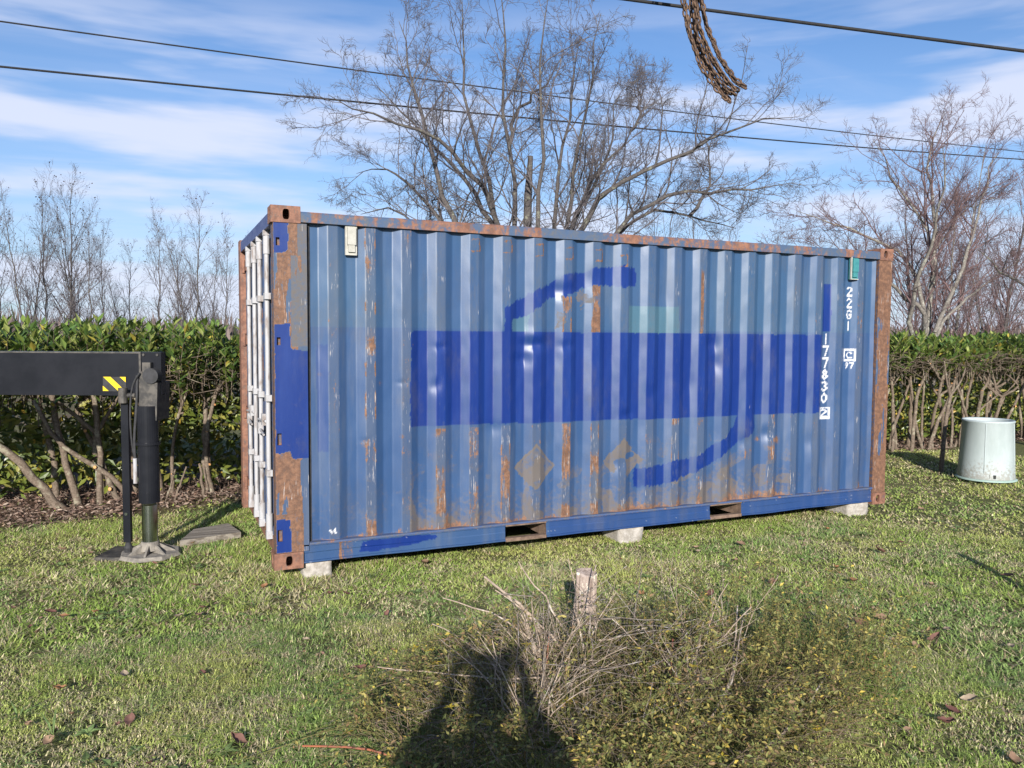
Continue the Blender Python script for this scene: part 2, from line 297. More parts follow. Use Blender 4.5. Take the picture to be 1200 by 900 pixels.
def children(P, R, nch, ratio, ang, npts, rng, t0=0.25, up=0.1, wig=0.15, rscale=0.55, rmin=0.0, lmin=0.05, lmax=9, droop=0.0):
    """grow nch side branches on every polyline"""
    n, k, _ = P.shape; idx = np.repeat(np.arange(n), nch); m = len(idx)
    seg = np.linalg.norm(np.diff(P, axis=1), axis=2).sum(1)
    t = t0 + (1 - t0) * ((np.tile(np.arange(nch), n) + rng.random(m)) / nch); f = np.clip(t * (k - 1), 0, k - 1 - 1e-4); i0 = f.astype(int); w = (f - i0)[:, None]
    S = P[idx, i0] * (1 - w) + P[idx, i0 + 1] * w; r = R[idx, i0] * (1 - w[:, 0]) + R[idx, i0 + 1] * w[:, 0]
    T = P[idx, i0 + 1] - P[idx, i0]; T /= np.linalg.norm(T, axis=1, keepdims=True) + 1e-9
    q = rng.normal(size=(m, 3)); q -= (q * T).sum(1, keepdims=True) * T; q /= np.linalg.norm(q, axis=1, keepdims=True) + 1e-9
    a = (ang * (0.7 + 0.6 * rng.random(m)))[:, None]; D = T * np.cos(a) + q * np.sin(a); D[:, 2] += up; D /= np.linalg.norm(D, axis=1, keepdims=True)
    Ln = np.clip(seg[idx] * ratio * (1.2 - 0.75 * t) * (0.6 + 0.8 * rng.random(m)), lmin, lmax); st = (Ln / (npts - 1))[:, None]
    out = np.zeros((m, npts, 3)); out[:, 0] = S
    for j in range(1, npts):
        D = D + rng.normal(size=(m, 3)) * wig; D[:, 2] += up * 0.5 - droop; D /= np.linalg.norm(D, axis=1, keepdims=True); out[:, j] = out[:, j - 1] + D * st
    r0 = np.maximum(np.minimum(r * rscale, Ln * 0.0125 + 0.002), rmin)
    return out, r0[:, None] * np.linspace(1, 0.35, npts)[None, :]
def resample(pts, n):
    p = np.array(pts, float); d = np.r_[0, np.cumsum(np.linalg.norm(np.diff(p, axis=0), axis=1))]; s = np.linspace(0, d[-1], n)
    q = np.stack([np.interp(s, d, p[:, i]) for i in range(p.shape[1])], 1)
    for _ in range(2): q[1:-1] = (q[:-2] + 2 * q[1:-1] + q[2:]) / 4
    return q
def merge(parts):
    V = []; F = []; o = 0
    for v, f in parts: V.append(v); F.append(f + o); o += len(v)
    return np.concatenate(V), np.concatenate(F)
def leaves(C, D, Nn, Ln, Wd, fold=0.25, curl=0.15):
    """leaf blades: 6 vertices, 4 triangles folded on the midrib"""
    D = D / np.linalg.norm(D, axis=1, keepdims=True); S = np.cross(D, Nn); S /= np.linalg.norm(S, axis=1, keepdims=True) + 1e-9; U = np.cross(S, D)
    Ln = Ln[:, None]; Wd = Wd[:, None]
    a = C; m = C + D * Ln * 0.48 - U * Wd * fold; b = C + D * Ln - U * Ln * curl; l = C + D * Ln * 0.45 - S * Wd * 0.5; r = C + D * Ln * 0.45 + S * Wd * 0.5
    V = np.stack([a, l, m, r, b], 1).reshape(-1, 3); k = (np.arange(len(C)) * 5)[:, None]
    F = np.concatenate([k + np.array([[0, 2, 1]]), k + np.array([[0, 3, 2]]), k + np.array([[1, 2, 4]]), k + np.array([[2, 3, 4]])])
    return V, F
def height(x, y):
    h = (fbm(x * 0.9 + 31, y * 0.9 + 17, 5, 3) - 0.5) * 0.07
    near = np.clip(1 - np.maximum(np.abs(x - 3) - 3.3, 0) / 1.0, 0, 1) * np.clip(1 - np.maximum(np.abs(y - 1.2) - 1.4, 0) / 1.0, 0, 1)
    return h * (1 - 0.75 * near)
H = lambda x, y: float(height(np.array(x, float), np.array(y, float)))
def litter_zone(x, y):
    """0..1 where dead leaves lie under the hedge"""
    edge = 2.75 + 0.45 * (fbm(x * 1.3, y * 0.3 + 4, 21, 3) - 0.5) * 2 - 0.10 * np.clip(-x, 0, 3) + 0.30 * np.clip(x - 8, 0, 1)
    return np.clip((y - edge) / 0.45, 0, 1) * np.clip((7.5 - y) / 1.0, 0, 1)

# ------------------------------------------------------------------ ground
def warp(n, near, far, c): 
    t = np.linspace(-1, 1, n); s = np.sinh(t * 5.2) / math.sinh(5.2); return c + np.sign(t) * (np.abs(t) * near + np.abs(s) * far)
gx = warp(270, 16, 1500, 2.5); gy = warp(270, 14, 1500, 0.5); GX, GY = np.meshgrid(gx, gy); dd = np.hypot(GX - 2.5, GY - 0.5)
GZ = height(GX, GY) * np.clip(1 - (dd - 20) / 20, 0, 1) - 0.012
ii = np.arange(269)[:, None] * 270 + np.arange(269)[None, :]; GF = np.stack([ii, ii + 1, ii + 271, ii + 270], -1).reshape(-1, 4)
zone = np.zeros((GX.size, 3)); zone[:, 0] = (litter_zone(GX, GY) * (np.abs(GX - 4) < 18)).ravel(); zone[:, 1] = np.clip((GY - 9) / 3, 0, 1).ravel()
ground = mesh_np('ground', np.stack([GX, GY, GZ], -1).reshape(-1, 3), GF, GROUNDM, attrs={'zone': zone}); tag(ground, kind='structure')

# ------------------------------------------------------------------ lawn
def make_grass():
    c0 = np.array([-0.77, -5.793]); az0 = 0.4237
    def ring(n, d0, d1, half):
        d = np.sqrt(RNG.random(n) * (d1 ** 2 - d0 ** 2) + d0 ** 2); a = az0 + (RNG.random(n) * 2 - 1) * half; return c0[0] + d * np.sin(a), c0[1] + d * np.cos(a), d
    Vs = []; Fs = []; Cs = []; o = 0
    for n, d0, d1, half, hh, ww in ((175000, 2.3, 5.0, 0.78, 0.026, 0.0026), (230000, 5.0, 8.5, 0.74, 0.029, 0.0048), (140000, 8.5, 14.5, 0.70, 0.032, 0.0090), (110000, 1.0, 11.0, 1.5, 0.032, 0.0100)):
        x, y, d = ring(n, d0, d1, half)
        if d0 < 2:
            a_ = np.abs(np.arctan2(x - c0[0], y - c0[1]) - az0); k_ = (a_ > .70) | (d < 2.3); x, y, d = x[k_], y[k_], d[k_]; n = len(x)
        lz = litter_zone(x, y); dens = fbm(x * 1.7, y * 1.7, 40, 4); bare = fbm(x * 4.3, y * 4.3, 44, 3)
        keep = (RNG.random(n) > lz * 0.93) & (RNG.random(n) < np.clip((bare - 0.22) * 5, 0.35, 1)) & (y < 4.6)
        under = (x > 0.45) & (x < 5.8) & (y > 0.35) & (y < 2.4); keep &= ~under
        x, y, dens = x[keep], y[keep], dens[keep]; n = len(x)
        tuft = noise2(x * 9, y * 9, 77); hgt = hh * (0.60 + 0.75 * RNG.random(n)) * (0.80 + 0.5 * tuft) * (0.7 + 0.7 * (dens > 0.55))
        th = RNG.random(n) * 2 * np.pi + noise2(x * 3, y * 3, 3) * 4; lean = 0.5 + 1.7 * RNG.random(n)
        dirx, diry = np.cos(th), np.sin(th); w = ww * (0.6 + 0.8 * RNG.random(n)); ph = th + np.pi / 2 + (RNG.random(n) - .5)
        wx, wy = np.cos(ph) * w, np.sin(ph) * w; z = height(x, y) - 0.004
        B = np.stack([x, y, z], -1); Wv = np.stack([wx, wy, 0 * wx], -1); mid = B + np.stack([dirx * lean * hgt * .35, diry * lean * hgt * .35, hgt * .62], -1)
        tip = B + np.stack([dirx * lean * hgt * 1.15, diry * lean * hgt * 1.15, hgt * (1.05 - .28 * lean)], -1)
        if 2 < d0 < 5:
            V = np.stack([B - Wv, B + Wv, mid + Wv * .6, mid - Wv * .6, tip], 1).reshape(-1, 3); k = (np.arange(n) * 5)[:, None] + o; Fs.append((k + np.array([[0, 1, 2, 3]]), k + np.array([[3, 2, 4]])))
        else:
            V = np.stack([B - Wv, B + Wv, tip], 1).reshape(-1, 3); k = (np.arange(n) * 3)[:, None] + o; Fs.append((np.zeros((0, 4), int), k + np.array([[0, 1, 2]])))
        Vs.append(V); o += len(V)
        g1 = np.array([0.225, 0.310, 0.070]); g2 = np.array([0.330, 0.350, 0.110]); g3 = np.array([0.50, 0.44, 0.27]); g4 = np.array([0.160, 0.250, 0.075]); g5 = np.array([0.28, 0.205, 0.135])
        f = np.clip((fbm(x * 1.1 + 8, y * 1.1, 50, 3) - 0.35) * 3 + RNG.normal(size=n) * .3, 0, 1)[:, None]; c = g1 * (1 - f) + g2 * f
        dk = np.clip((fbm(x * 2.2, y * 2.2 + 9, 60, 3) - 0.52) * 5, 0, 1)[:, None] * .8; c = c * (1 - dk) + g4 * dk
        dry = (RNG.random(n) < (0.13 + 0.42 * np.clip((fbm(x * 2.6 + 3, y * 2.6, 70, 3) - 0.45) * 4, 0, 1)))[:, None]; c = np.where(dry, g3 * (0.5 + 0.6 * RNG.random((n, 1))), c)
        br = (RNG.random(n) < 0.10 + 0.5 * lz[keep])[:, None]; c = np.where(br, g5, c)
        c = c * (1.05 + 0.6 * RNG.random((n, 1))); Cs.append(np.repeat(c, 5 if 2 < d0 < 5 else 3, 0))
    quads = np.concatenate([f[0] for f in Fs]); tris = np.concatenate([f[1] for f in Fs])
    g = mesh_np('lawn_grass', np.concatenate(Vs), [quads, tris], GRASSM, smooth=False, attrs={'tint': np.concatenate(Cs)})
    tag(g, 'short green and straw coloured winter grass covering the lawn', 'grass', kind='stuff')
make_grass()

# broad leaved weeds and longer tufts between the grass
def make_weeds():
    C = []; D = []; Nn = []; Ln = []; Wd = []; T = []
    for i in range(260):
        d = 2.8 + 6.0 * RNG.random() ** 1.3; a = 0.4237 + (RNG.random() * 2 - 1) * 0.72; x = -0.77 + d * math.sin(a); y = -5.793 + d * math.cos(a)
        if -0.1 < x < 6.2 and y > -0.1: continue
        z = H(x, y); k = int(RNG.integers(5, 11)); gr = RNG.random() < 0.35; col = np.array([0.15, 0.215, 0.075]) * (0.7 + 0.7 * RNG.random())
        for j in range(k):
            t = 2 * math.pi * j / k + RNG.random(); e = 0.25 + 0.5 * RNG.random() if not gr else 0.6 + 0.6 * RNG.random()
            C.append((x, y, z + 0.005)); D.append((math.cos(t), math.sin(t), e)); Nn.append((0, 0, 1)); s = 0.035 + 0.035 * RNG.random() if not gr else 0.07 + 0.09 * RNG.random()
            Ln.append(s); Wd.append(s * (0.45 if not gr else 0.07)); T.append(col * (0.8 + 0.4 * RNG.random()))
    V, F = leaves(np.array(C), np.array(D, float), np.array(Nn, float), np.array(Ln), np.array(Wd), 0.2, 0.35)
    o = mesh_np('lawn_weeds', V, F, GRASSM, smooth=False, attrs={'tint': np.repeat(np.array(T), 5, 0)})
    tag(o, 'small broad leaved weeds and coarse tufts growing in the lawn', 'weeds', kind='stuff')
make_weeds()

# ------------------------------------------------------------------ shipping container
cont = empty('shipping_container', (0, 0, 0.10), label='blue steel shipping container with rusty posts and a painted over logo, standing on concrete blocks', cat='shipping container')
LX, WY, HZ = 6.058, 2.438, 2.591

ARC1 = [(1.784, 1.690), (1.782, 1.908), (1.856, 1.943), (1.969, 2.006), (2.064, 2.063), (2.179, 2.101), (2.257, 2.152), (2.335, 2.199), (2.535, 2.229), (2.617, 2.262), (2.782, 2.282), (2.887, 2.292), (3.016, 2.285), (3.043, 2.217), (3.036, 2.126), (2.89, 2.117), (2.785, 2.121), (2.619, 2.121), (2.537, 2.101), (2.457, 2.072), (2.377, 2.026), (2.258, 2.014), (2.18, 1.994), (2.065, 1.905), (1.97, 1.852), (1.857, 1.816), (1.849, 1.690)]
ARC2 = [(3.04, 0.381), (3.037, 0.54), (3.114, 0.535), (3.158, 0.542), (3.349, 0.559), (3.428, 0.592), (3.613, 0.601), (3.73, 0.633), (3.871, 0.694), (3.991, 0.756), (4.087, 0.831), (4.147, 0.898), (4.182, 0.996), (4.358, 0.996), (4.363, 0.819), (4.239, 0.745), (4.092, 0.663), (3.947, 0.582), (3.804, 0.512), (3.663, 0.462), (3.523, 0.433), (3.432, 0.401), (3.341, 0.388), (3.24, 0.367), (3.161, 0.382)]
VS = [(5.181, 2.216), (5.287, 2.219), (5.289, 1.753), (5.172, 1.752)]
RECT = [(1.012, 1.722), (5.172, 1.722), (5.172, 0.962), (3.2, 0.972), (1.000, 0.992)]
GLY = {'1': [[(.5, 0), (.5, 1)]], '2': [[(0, .85), (.3, 1), (.8, .95), (1, .7), (.1, .15), (0, 0), (1, 0)]], 'G': [[(1, .85), (.6, 1), (.1, .85), (0, .4), (.2, .05), (.7, 0), (1, .2), (1, .45), (.6, .45)]],
       '7': [[(0, 1), (1, 1), (.45, 0)]], '8': [[(.5, .53), (.1, .75), (.5, 1), (.9, .75), (.5, .53), (0, .25), (.5, 0), (1, .25), (.5, .53)]], '9': [[(.9, .6), (.5, .45), (.1, .7), (.5, 1), (.9, .8), (.8, .2), (.3, 0)]],
       '3': [[(.05, .9), (.5, 1), (.95, .77), (.5, .53), (1, .27), (.5, 0), (0, .12)]], '0': [[(.5, 0), (.05, .3), (.05, .7), (.5, 1), (.95, .7), (.95, .3), (.5, 0)]], 'C': [[(1, .85), (.4, 1), (0, .6), (0, .4), (.4, 0), (1, .15)]],
       'O': [[(0, 0), (1, 0), (1, 1), (0, 1), (0, 0)]]}
def strokes(ch, x, z, w, h):  # lower left corner x, z
    return [[(x + p[0] * w, z + p[1] * h) for p in s] for s in GLY[ch]]
MARKS = []
for i, c in enumerate('22G1'): MARKS += [(s, 0.0075) for s in strokes(c, 5.505, 2.112 - i * 0.113, 0.050, 0.082)]
for i, c in enumerate('177830'): MARKS += [(s, 0.0095) for s in strokes(c, 5.203, 1.640 - i * 0.116, 0.066, 0.084)]
MARKS += [(s, 0.0075) for s in strokes('O', 5.178, 0.905, 0.115, 0.10)] + [(s, 0.0075) for s in strokes('2', 5.200, 0.922, 0.07, 0.066)]
MARKS += [(s, 0.0095) for s in strokes('O', 5.488, 1.470, 0.115, 0.105)] + [(s, 0.006) for s in strokes('C', 5.520, 1.492, 0.05, 0.06)]
MARKS += [(s, 0.0065) for s in strokes('9', 5.505, 1.398, 0.032, 0.048) + strokes('7', 5.556, 1.398, 0.032, 0.048)]
MARKS += [([(0.392, 0.250), (0.404, 0.232)], 0.007), ([(0.428, 0.255), (0.418, 0.237), (0.434, 0.230)], 0.006)]

LOWR = {-5: .3, -4: .35, -3: .95, -2: .45, -1: .95, 0: .7, 1: 1, 2: .55, 3: 1, 4: .95, 5: .4, 6: .75, 7: .8, 8: .6, 9: .5, 10: .7, 11: .75, 12: .6, 13: .35, 14: .3, 15: .45, 16: .25}
HIGR = {-5: .2, -4: .45, -3: .95, -2: .55, -1: .35, 0: .15, 1: .15, 2: .1, 3: .2, 4: .15, 5: .15, 6: .2, 7: .25, 8: .35, 9: .35, 10: .2, 11: .25, 12: .35, 13: .4, 14: .2, 15: .5, 16: .3}
def side_paint(x, z, kk, ph):
    """masks for the long side: kk = corrugation index, ph = 0..1 phase (0.24-0.50 is the outer face)"""
    wob = (fbm(x * 22, z * 22, 3, 3) - .5) * 0.035; wob2 = (fbm(x * 22 + 50, z * 22, 13, 3) - .5) * 0.035; brush = (noise2(x * 90, z * 3, 8) - .5) * 0.02
    X, Z = x + wob2, z + wob + brush
    patch = inpoly(x + wob2 * .4, z + wob * .35, RECT) | inpoly(X, Z, ARC1) | inpoly(X, Z, ARC2) | inpoly(x + wob2 * .3, z + wob * .3, VS)
    patch = patch.astype(float) * np.where((ph > .01) & (ph < .235) & (x < 5.15), .50 + .30 * (fbm(x * 8, z * 5, 88, 3) - .5) * 2, 1.0)      # sun glare on each rib's left flank, imitated by thinning the patch colour
    patch = np.maximum(patch, 0.42 * inpoly(x + wob2 * .4, Z, [(0.305, 1.62), (0.385, 1.62), (0.385, 0.83), (0.31, 0.83)]))
    outer = ((ph > 0.22) & (ph < 0.52)).astype(float)
    lo = np.vectorize(lambda q: LOWR.get(q, .3))(kk); hi = np.vectorize(lambda q: HIGR.get(q, .2))(kk)
    below = z < 0.97; amp = np.where(below, lo, hi) * np.where(below, 1, np.clip(1.25 - 0.35 * np.abs(z - 1.5), .5, 1.1))
    amp = np.where((kk == 3) & (z > 1.70) & (z < 2.02), 1.25, amp); amp = np.where((kk == 4) & (z > 1.72) & (z < 2.12), 1.15, amp); amp = np.where((kk == 8) & (z > 1.72) & (z < 2.5) & (ph > .3) & (ph < .4), 1.1, amp)
    gate = np.clip((noise2(kk * 7.3 + 3, z * 5.0, 91) - 0.33) * 3.2, 0, 1) * (0.5 + 0.7 * noise2(x * 75, z * 6, 92))
    rust = outer * amp * gate * (1 - patch * np.where(kk > -5, .96, 1))
    edge = np.exp(-((ph - 0.50) / 0.03) ** 2) + np.exp(-((ph - 0.235) / 0.03) ** 2)
    rust = np.maximum(rust, edge * amp * 0.95 * np.clip((noise2(kk * 3.1, z * 9, 93) - .35) * 3, 0, 1) * (1 - .9 * patch))
    # dings with rust at their centres
    for cx, cz, r, a in ((.94, .92, .035, .7), (.66, .88, .05, .8), (1.49, 1.0, .04, .5), (4.62, .72, .07, .9), (4.40, .74, .05, .8), (1.21, .92, .05, .6), (1.03, 1.62, .03, .4), (0.78, 1.33, .045, .6), (0.96, 1.35, .03, .5), (.33, 1.40, .03, .6), (2.55, .5, .05, .5), (1.20, .75, .08, .5), (5.70, .70, .04, .5)):
        rust = np.maximum(rust, a * np.exp(-(((x - cx) / r) ** 2 + ((z - cz) / (r * .8)) ** 2)))
    # small square outlines worn through below the top rail
    for cx, cz in ((1.536, 2.395), (1.812, 2.398), (2.091, 2.385), (2.365, 2.372), (2.648, 2.370), (2.89, 2.335)):
        d = np.minimum.reduce([segdist(x, z, a, b) for a, b in (((cx - .035, cz - .05), (cx + .035, cz - .045)), ((cx + .035, cz - .045), (cx + .03, cz + .05)), ((cx + .03, cz + .05), (cx - .03, cz + .04)))])
        rust = np.maximum(rust, (d < 0.008) * (0.55 + .5 * noise2(x * 60, z * 60, 5)))
    # rust creeping up from the bottom seam
    creep = np.clip(1 - (z - 0.165) / (0.03 + 0.20 * np.clip(noise2(x * 4.4, 0 * x, 12) - .35, 0, 1) * np.where(x > 2.7, 1.7, .8)), 0, 1)
    for cx, w, h in ((1.30, .10, .26), (0.92, .06, .10), (1.98, .05, .12), (3.50, .10, .22), (3.72, .09, .22), (4.60, .12, .30), (4.10, .09, .24), (5.72, .07, .17), (3.18, .07, .12), (4.36, .08, .16)):
        creep = np.maximum(creep, np.clip(1.15 - np.abs(x - cx + .02 * wob) / w - (z - .165) / h, 0, 1))
    rust = np.maximum(rust, creep * 0.95)
    grime = np.clip((0.95 - z) * 0.85, 0, .62) * np.where((x > 1.0) & (x < 4.8), 1, .4) + 0.35 * (z > .165) * np.clip(noise2(x * 3, z * 2, 33) - .55, 0, 1)
    dia = np.abs(x - 2.075) / 0.19 + np.abs(z - 0.617) / 0.195; grime = np.where((dia + wob * 4 + wob2 * 3) < 1, 0.68 + .35 * (dia > .85) + .2 * (noise2(x * 30, z * 30, 4) - .5), grime)
    dia2 = np.abs(x - 2.915) / 0.20 + np.abs(z - 0.62) / 0.19; grime = np.where((dia2 + wob * 6 < 1) & (fbm(x * 9, z * 9, 6, 2) > .42), 0.80, grime)
    rub = inpoly(x + wob2, Z, [(2.30, 2.02), (2.62, 2.12), (2.62, 1.98), (2.2, 1.72)]); grime = np.where(rub & (fbm(x * 14, z * 14, 16, 3) > .52), .7, grime)
    gap = below & (noise2(x * 9, z * 9, 23) > .62); grime = np.where(gap, grime + .22, grime)
    grime = grime * (1 - .8 * patch)
    teal = np.maximum(inpoly(x + wob2 * .3, z + wob * .3, [(2.95, 1.955), (3.47, 1.960), (3.47, 1.72), (2.95, 1.72)]) * .75, inpoly(X, z, [(1.85, 1.82), (2.01, 1.86), (2.0, 1.72), (1.85, 1.72)]) * .6)
    teal = np.maximum(teal, 0.25 * noise2(x * 2, z * 1.5, 71) * (z > 1.75))
    white = np.zeros_like(x)
    for s, w in MARKS:
        for a, b in zip(s[:-1], s[1:]):
            m = (np.abs(x - (a[0] + b[0]) / 2) < .12) & (np.abs(z - (a[1] + b[1]) / 2) < .12)
            if m.any(): white[m] = np.maximum(white[m], (segdist(x[m], z[m], a, b) < w) * 0.97)
    white *= np.clip(noise2(x * 60, z * 60, 2) * 3 + .1, 0, 1)
    # white scratches on the outer faces
    white = white + 0.0
    worn = outer * (.35 + .60 * np.where(below, lo, hi)) * (1 - patch * .6) + .12
    A = np.stack([patch, np.clip(rust, 0, 1.3), white], -1); B = np.stack([teal, np.clip(grime, 0, 1.1), worn], -1)
    return A, B

def side_wall():
    p = 0.275; x_start = 1.423 - 5 * p; cols = []; u = []
    prof = []
    for k in range(-5, 18):
        for j in range(34):
            x = 1.423 + k * p + j * p / 34
            if x < 0.240 or x > 5.869: continue
            if j < 8: y = 0.036 * (1 - j / 8); ph = .245 * j / 8
            elif j < 17: y = 0.0; ph = .245 + .265 * (j - 8) / 9
            elif j < 25: y = 0.036 * (j - 17) / 8; ph = .51 + .245 * (j - 17) / 8
            else: y = 0.036; ph = .755 + .245 * (j - 25) / 9
            prof.append((x, y, k, ph))
    prof = np.array(prof); z = np.arange(0.165, 2.492, 0.0105); X, Z = np.meshgrid(prof[:, 0], z); Y = np.tile(prof[:, 1], (len(z), 1)); K = np.tile(prof[:, 2], (len(z), 1)).astype(int); PH = np.tile(prof[:, 3], (len(z), 1))
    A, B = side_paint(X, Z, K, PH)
    Y = Y + 0.016 + (fbm(X * 2.2, Z * 1.6, 60, 2) - .5) * 0.012 + (fbm(X * 9, Z * 5, 61, 2) - .5) * 0.0060
    for cx, cz, rx, rz, d in ((2.05, 1.62, .10, .045, .020), (1.95, 1.50, .07, .05, .014), (2.30, 2.06, .12, .06, .018), (2.05, 1.70, .12, .05, -.01), (2.35, 1.61, .06, .04, .012), (3.86, 1.62, .07, .07, .018), (3.90, 1.45, .06, .08, .012), (1.21, 1.30, .04, .05, .012),
                             (1.25, 1.60, .05, .03, .01), (3.2, 1.2, .06, .08, .01), (2.95, 1.02, .06, .04, .012), (4.5, .78, .08, .06, .018), (4.25, .72, .06, .06, .012), (2.6, 2.15, .06, .08, .010), (3.3, 2.05, .06, .1, .008), (5.05, .68, .10, .08, .012), (2.9, .6, .10, .07, .012),
                             (4.28, 1.35, .05, .12, .008), (3.6, 1.25, .05, .10, .009), (0.95, 1.33, .04, .02, .006), (0.66, .90, .03, .02, .006), (1.7, .95, .08, .05, .008)):
        Y += d * .85 * np.exp(-((X - cx) / rx) ** 2 - ((Z - cz) / rz) ** 2)
    nz, nx = X.shape; i = np.arange(nz - 1)[:, None] * nx + np.arange(nx - 1)[None, :]; F = np.stack([i, i + 1, i + nx + 1, i + nx], -1).reshape(-1, 4)
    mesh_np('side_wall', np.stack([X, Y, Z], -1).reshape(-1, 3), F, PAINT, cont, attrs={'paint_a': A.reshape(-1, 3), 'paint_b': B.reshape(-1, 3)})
side_wall()

def post_panel(name, x0, x1, z0, z1, paint, y=0.0, holes=()):
    """post with a dense painted face and solid returns behind it"""
    xs = np.linspace(x0, x1, max(3, int((x1 - x0) / .0065))); zs = np.arange(z0, z1 + .004, .0075)
    for (a, b, c, d) in holes: xs = np.sort(np.r_[xs[(np.abs(xs - a) > .003) & (np.abs(xs - b) > .003)], a, b]); zs = np.sort(np.r_[zs[(np.abs(zs - c) > .0035) & (np.abs(zs - d) > .0035)], c, d])
    zs[-1] = z1; X, Z = np.meshgrid(xs, zs); A, B = paint(X, Z); nz, nx = X.shape; Y = np.full(X.shape, y)
    i = np.arange(nz - 1)[:, None] * nx + np.arange(nx - 1)[None, :]; xc = (X[:-1, :-1] + X[1:, 1:]) / 2; zc_ = (Z[:-1, :-1] + Z[1:, 1:]) / 2; keep = np.ones(i.shape, bool)
    for (a, b, c, d) in holes: keep &= ~((xc > a) & (xc < b) & (zc_ > c) & (zc_ < d))
    F = np.stack([i, i + 1, i + nx + 1, i + nx], -1)[keep]; V = np.stack([X, Y, Z], -1).reshape(-1, 3)
    n = len(V); add = []; fq = []
    def quad(pts): 
        k = n + len(add); add.extend(pts); fq.append((k, k + 1, k + 2, k + 3))
    D = .06
    quad([(x0, y, z0), (x0, y, z1), (x0, y + D * 2, z1), (x0, y + D * 2, z0)]); quad([(x1, y, z0), (x1, y + D, z0), (x1, y + D, z1), (x1, y, z1)]); quad([(x0, y + D * 2, z0), (x0, y + D * 2, z1), (x1, y + D, z1), (x1, y + D, z0)])
    for (a, b, c, d) in holes:
        e = y + .03; quad([(a, y, c), (a, e, c), (a, e, d), (a, y, d)]); quad([(b, y, c), (b, y, d), (b, e, d), (b, e, c)]); quad([(a, y, c), (b, y, c), (b, e, c), (a, e, c)]); quad([(a, y, d), (a, e, d), (b, e, d), (b, y, d)]); quad([(a, e, c), (b, e, c), (b, e, d), (a, e, d)])
    V = np.concatenate([V, np.array(add)]); Aa = np.concatenate([A.reshape(-1, 3), np.tile([0, .75, 0], (len(add), 1))]); Bb = np.concatenate([B.reshape(-1, 3), np.tile([0, .6, .5], (len(add), 1))])
    return mesh_np(name, V, np.concatenate([F, np.array(fq)]), PAINT, cont, smooth=False, attrs={'paint_a': Aa, 'paint_b': Bb})
def left_paint(x, z):
    w = (fbm(x * 20, z * 20, 3, 3) - .5) * .02; st = fbm(x * 26, z * 2.6, 31, 4); st2 = noise2(x * 120, z * 4, 32)
    P = [[(.008, 2.472), (.106, 2.478), (.107, 2.285), (.06, 2.26), (.008, 2.258)], [(.008, 1.759), (.108, 1.76), (.115, 1.60), (.128, 1.579), (.26, 1.576), (.26, .799), (.125, .802), (.109, .862), (.043, .84), (.008, .85)], [(.008, .365), (.104, .36), (.11, .123), (.008, .125)]]
    patch = np.zeros(x.shape)
    for q in P: patch = np.maximum(patch, inpoly(x + w, z + w, q).astype(float))
    r = np.where(x < .17, .95 + .35 * (st - .5), .15) * (st > .33); r = np.where((x > .12) & (x < .2) & (z < 2.25) & (z > 1.6), .35 + .7 * (st > .55) * .6, r); r = np.where((z < .8) & (z > .3) & (x < .19), .9 * (st > .36) + .2, r)
    r = np.where((z < .4) & (x < .2), .95, r); r = r * (1 - patch) + patch * .10 * (st2 > .9) ; r = np.where((x < .010), 1.0, r)
    return np.stack([patch * (.95 if True else 1), np.clip(r, 0, 1.2), 0 * x], -1), np.stack([.15 * (z > 1), .3 + .4 * (x > .12) * (z > 1.6), .75 * (1 - patch * .9)], -1)
def right_paint(x, z):
    st = fbm(x * 22, z * 2.2, 41, 4); r = np.where(st > .40, 1.05, .25) * np.ones_like(x); r = np.where(z > 1.9, 1.1, r); r = np.where(z < .5, 1.1, r)
    return np.stack([0 * x, r, 0 * x], -1), np.stack([0 * x, .3 + 0 * x, .7 + 0 * x], -1)
slots = [(.022, .052, 2.312, 2.368), (.022, .050, 1.612, 1.668), (.018, .050, .900, .985), (.014, .048, .205, .290)]
post_panel('corner_post', 0.004, 0.236, 0.120, 2.472, left_paint, 0.004, slots)
post_panel('corner_post', 5.874, 6.054, 0.120, 2.472, right_paint, 0.004)
# dark seam strips between posts and corrugation (recessed returns)
boxo('post_return', (0.2385, 0.262, 0.045, 0.075, 0.165, 2.49), GASKET, cont); boxo('post_return', (5.846, 5.8725, 0.045, 0.075, 0.165, 2.49), GASKET, cont)

